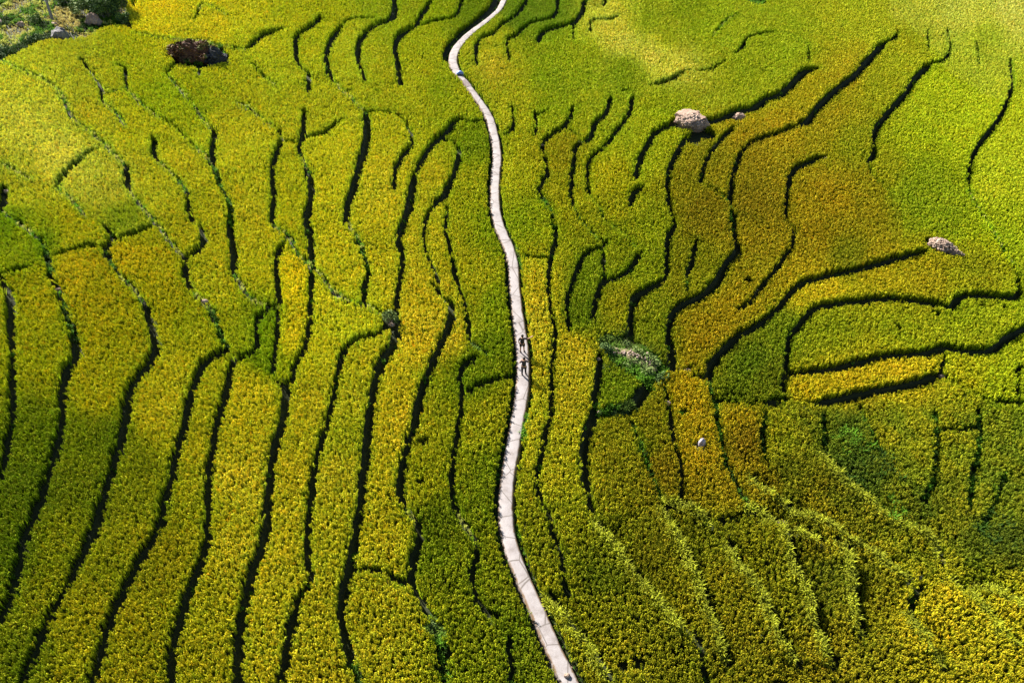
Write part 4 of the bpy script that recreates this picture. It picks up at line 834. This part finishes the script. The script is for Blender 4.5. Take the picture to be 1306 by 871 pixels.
shrub(5, 70, 1.8, 0.9, 'dark bush at the left edge on the rim of the scrubby corner', 600, M_SHRUB, 0.12, 63)
shrub(42, 54, 1.8, 0.9, 'dark bush on the rim of the scrubby corner left of the grey rock', 600, M_SHRUB, 0.12, 64)
shrub(555, 800, 0.75, 0.95, 'small grey-green weed clump on a step near the bottom centre', 350, M_SHRUB2, 0.08, 65)
# bare leaning trunk
p = at_px(67, 27, 0.0); e = tag(empty('bare_tree', p), 'bare pale trunk leaning up to the top edge in the scrubby corner', 'tree')
V = []; F = []; path3 = [(0, 0, -.2, .17), (-.12, .4, .7, .14), (-.3, .9, 1.6, .12), (-.42, 1.5, 2.6, .10), (-.4, 2.0, 3.6, .07)]
for x, y, z, rr in path3:
    for q in range(8): t = q*math.pi/4; V.append((x+math.cos(t)*rr, y+math.sin(t)*rr, z))
for j in range(4):
    for q in range(8): F.append((j*8+q, j*8+(q+1) % 8, j*8+8+(q+1) % 8, j*8+8+q))
F.append(tuple(32+q for q in range(8)))
link('trunk', mesh('trunk', V, F, [M_BARK], True), e); link('branch', stems('branch', [(.3, 2.3, 3.6), (-1.0, 1.9, 3.4), (-.1, 2.6, 4.0)], .05, M_BARK, (-.3, .9, 1.6)), e)

# blue sheet on the path bend
q, i_ = path_pt(95); V = []; F = []; nsx, nsy = 14, 9
for a in range(nsy):
    for b_ in range(nsx):
        x = (b_/(nsx-1)-.5)*0.72; y = (a/(nsy-1)-.5)*0.42; rr = max(0, 1-(x/.37)**2)*max(0, 1-(y/.22)**2)
        V.append((x+0.04*noise.noise(Vector((b_*.4, a*.5, 1))), y+0.04*noise.noise(Vector((b_*.4, a*.5, 7))), 0.02+0.32*rr**.6+0.07*rr*noise.noise(Vector((b_*.7, a*.7, 3)))))
for a in range(nsy-1):
    for b_ in range(nsx-1): F.append((a*nsx+b_, a*nsx+b_+1, (a+1)*nsx+b_+1, (a+1)*nsx+b_))
me = mesh('plastic_sheet', V, F, [plain('blue_plastic', (0.14, 0.20, 0.42), 0.4)], True); o = link('plastic_sheet', me, None, q+Vector((0.12, 0, 0))); o.modifiers.new('thickness', 'SOLIDIFY').thickness = 0.012
tag(o, 'crumpled pale blue plastic sheet lying on the bend of the path', 'plastic sheet')

# ------------------------------------------------------------------ the two people on the path
def skin_obj(name, nodes, edges, mat, parent, sub=2, root=0):
    me = bpy.data.meshes.new(name); me.from_pydata([n_[0] for n_ in nodes], edges, []); me.update()
    tmp = bpy.data.objects.new(name, me); COL.objects.link(tmp)
    md = tmp.modifiers.new('skin', 'SKIN'); md.use_smooth_shade = True
    for i_, n_ in enumerate(nodes):
        sv = me.skin_vertices[0].data[i_]; rr = n_[1]; sv.radius = rr if isinstance(rr, tuple) else (rr, rr); sv.use_root = (i_ == root)
    tmp.modifiers.new('sub', 'SUBSURF').levels = sub
    bpy.context.view_layer.update(); dg = bpy.context.evaluated_depsgraph_get()
    m2 = bpy.data.meshes.new_from_object(tmp.evaluated_get(dg)); m2.name = name; m2.materials.clear(); m2.materials.append(mat)
    bpy.data.objects.remove(tmp); return link(name, m2, parent)
M_SKIN = plain('skin', (0.36, 0.20, 0.13), .6); M_HAIR = plain('hair', (0.012, 0.009, 0.008), .5)
def person(loc, rz, label, shirt, lower, arms, shorts, stance):
    e = tag(empty('person', loc, rz), label, 'person')
    H = {}; nodes = []; edges = []
    def nd(k_, p_, r_): H[k_] = len(nodes); nodes.append((p_, r_)); return H[k_]
    def ed(a, b): edges.append((H[a], H[b]))
    nd('pel', (0, 0, .93), (.15, .105)); nd('wai', (0, 0, 1.08), (.125, .09)); nd('che', (0, 0, 1.27), (.155, .10)); nd('nk0', (0, .0, 1.42), (.085, .065)); nd('nk1', (0, .01, 1.50), (.048, .052))
    nd('hd0', (0, .02, 1.56), (.068, .08)); nd('hd1', (0, .015, 1.64), (.078, .098)); nd('hd2', (0, .01, 1.71), (.055, .07))
    for a, b in (('pel', 'wai'), ('wai', 'che'), ('che', 'nk0'), ('nk0', 'nk1'), ('nk1', 'hd0'), ('hd0', 'hd1'), ('hd1', 'hd2')): ed(a, b)
    for s in (-1, 1):
        t = 'L' if s < 0 else 'R'; fx, fy = stance[0 if s < 0 else 1]
        nd('hip'+t, (.10*s, 0, .86), (.095, .10)); nd('kn'+t, (s*.5*(.10+abs(fx)), fy*.5+.02, .49), (.058, .06)); nd('an'+t, (s*abs(fx), fy, .09), (.038, .045)); nd('to'+t, (s*(abs(fx)+.01), fy+.15, .035), (.042, .03))
        ed('pel', 'hip'+t); ed('hip'+t, 'kn'+t); ed('kn'+t, 'an'+t); ed('an'+t, 'to'+t)
        sh, el, wr, ha = arms[0 if s < 0 else 1]
        nd('sh'+t, sh, (.058, .055)); nd('el'+t, el, (.038, .038)); nd('wr'+t, wr, (.026, .022)); nd('ha'+t, ha, (.036, .018))
        ed('nk0', 'sh'+t); ed('sh'+t, 'el'+t); ed('el'+t, 'wr'+t); ed('wr'+t, 'ha'+t)
        w0, h0 = Vector(wr), Vector(ha); d = (h0-w0).normalized(); up = Vector((0, 0, 1)) if abs(d.z) < .8 else Vector((0, 1, 0)); sd2 = d.cross(up).normalized(); nrm = sd2.cross(d)
        for q, (off, ln_) in enumerate([(-.030, .062), (-.010, .074), (.010, .070), (.029, .055)]):
            b0 = h0+sd2*off*.8; b1 = b0+d*(.03+ln_*.4)+sd2*off*.3; b2 = b1+d*ln_*.45-nrm*.015
            k1 = 'f%s%d' % (t, q); nd(k1+'a', tuple(b1), (.0105, .0095)); nd(k1+'b', tuple(b2), (.008, .008)); ed('ha'+t, k1+'a'); ed(k1+'a', k1+'b')
        tb = w0+d*.03; b1 = tb+sd2*(-.045)+d*.02; b2 = b1+d*.04-sd2*.01; nd('t'+t+'a', tuple(b1), (.012, .011)); nd('t'+t+'b', tuple(b2), (.009, .009)); ed('wr'+t, 't'+t+'a'); ed('t'+t+'a', 't'+t+'b')
    skin_obj('body', nodes, edges, M_SKIN, e, 2, H['pel'])
    # face: nose, eyes, mouth, ears (the face looks along +y of the figure)
    def blob(name, c, s, m_): o_ = link(name, rock_mesh(name, s, 1, m_, 2, 0.02, facet=False), e, c); return o_
    blob('nose', (0, .112, 1.625), (.012, .017, .022), M_SKIN); blob('mouth', (0, .100, 1.585), (.024, .008, .006), plain('lips', (.30, .10, .09)))
    for s in (-1, 1): blob('eye', (s*.031, .098, 1.648), (.012, .008, .008), M_HAIR); blob('ear', (s*.082, .01, 1.635), (.012, .022, .032), M_SKIN)
    # hair cap
    bm = bmesh.new(); bmesh.ops.create_icosphere(bm, subdivisions=3, radius=1.0)
    bmesh.ops.delete(bm, geom=[v for v in bm.verts if (v.co.y > .45 and v.co.z < .45) or v.co.z < -.62], context='VERTS')
    for v in bm.verts: k_ = 1+.05*noise.noise(v.co*5); v.co = Vector((v.co.x*.094*k_, v.co.y*.112*k_-.002, v.co.z*.105*k_+1.672))
    me_ = bpy.data.meshes.new('hair'); bm.to_mesh(me_); bm.free(); me_.materials.append(M_HAIR); link('hair', me_, e)
    # shirt with sleeves
    sn = [((0, 0, .90), (.172, .125)), ((0, 0, 1.08), (.148, .112)), ((0, 0, 1.27), (.172, .12)), ((0, 0, 1.41), (.105, .085))]; se = [(0, 1), (1, 2), (2, 3)]
    for s in (0, 1):
        sh, el, wr, ha = arms[s]; v0, v1 = Vector(sh), Vector(el); i0 = len(sn); sn += [(sh, (.075, .07)), (tuple(v0.lerp(v1, .75)), (.062, .06))]; se += [(3, i0), (i0, i0+1)]
    skin_obj('shirt', sn, se, shirt, e, 2, 0)
    # shorts or trousers
    pn = [((0, 0, .98), (.158, .115))]; pe = []
    for s in (-1, 1):
        fx, fy = stance[0 if s < 0 else 1]; hip = Vector((.10*s, 0, .84)); kn = Vector((s*.5*(.10+abs(fx)), fy*.5+.02, .49)); an = Vector((s*abs(fx), fy, .11)); i0 = len(pn)
        pn += [(tuple(hip), (.112, .115)), (tuple(hip.lerp(kn, .72)), (.092, .092))]; pe += [(0, i0), (i0, i0+1)]
        if not shorts: pn += [(tuple(kn), (.078, .078)), (tuple(an), (.058, .062))]; pe += [(i0+1, i0+2), (i0+2, i0+3)]
    skin_obj('shorts' if shorts else 'trousers', pn, pe, lower, e, 2, 0)
    for s in (0, 1):
        fx, fy = stance[s]; sg_ = -1 if s == 0 else 1
        skin_obj('shoe', [((sg_*abs(fx), fy-.04, .045), (.048, .045)), ((sg_*abs(fx), fy+.07, .040), (.050, .038)), ((sg_*(abs(fx)+.01), fy+.19, .032), (.042, .028))], [(0, 1), (1, 2)], plain('shoe_rubber', (.05, .045, .04)), e, 2, 0)
    return e
q1, i1 = path_pt(449.5); q2, i2 = path_pt(477)
BLACK = plain('black_cloth', (.014, .012, .014)); NAVY = plain('dark_cloth', (.03, .025, .03)); GREYC = plain('charcoal_cloth', (.035, .03, .035))
person(q1+Vector((-.02, 0, 0)), 0.0, 'person in black top and shorts with one arm stretched out, farther up the path', BLACK, BLACK,
    [((-.19, 0, 1.39), (-.26, -.02, 1.12), (-.22, .08, .90), (-.21, .11, .82)), ((.19, 0, 1.39), (.42, .03, 1.37), (.60, .12, 1.42), (.66, .16, 1.44))], True, [(.13, 0), (.13, .04)])
person(q2+Vector((.06, 0, 0)), 0.1, 'person in dark clothes and long trousers with both elbows bent outward, nearer on the path', NAVY, GREYC,
    [((-.18, 0, 1.39), (-.33, .05, 1.20), (-.18, .22, 1.25), (-.11, .25, 1.28)), ((.18, 0, 1.39), (.33, .05, 1.20), (.18, .22, 1.25), (.11, .25, 1.28))], False, [(.12, .0), (.13, .06)])
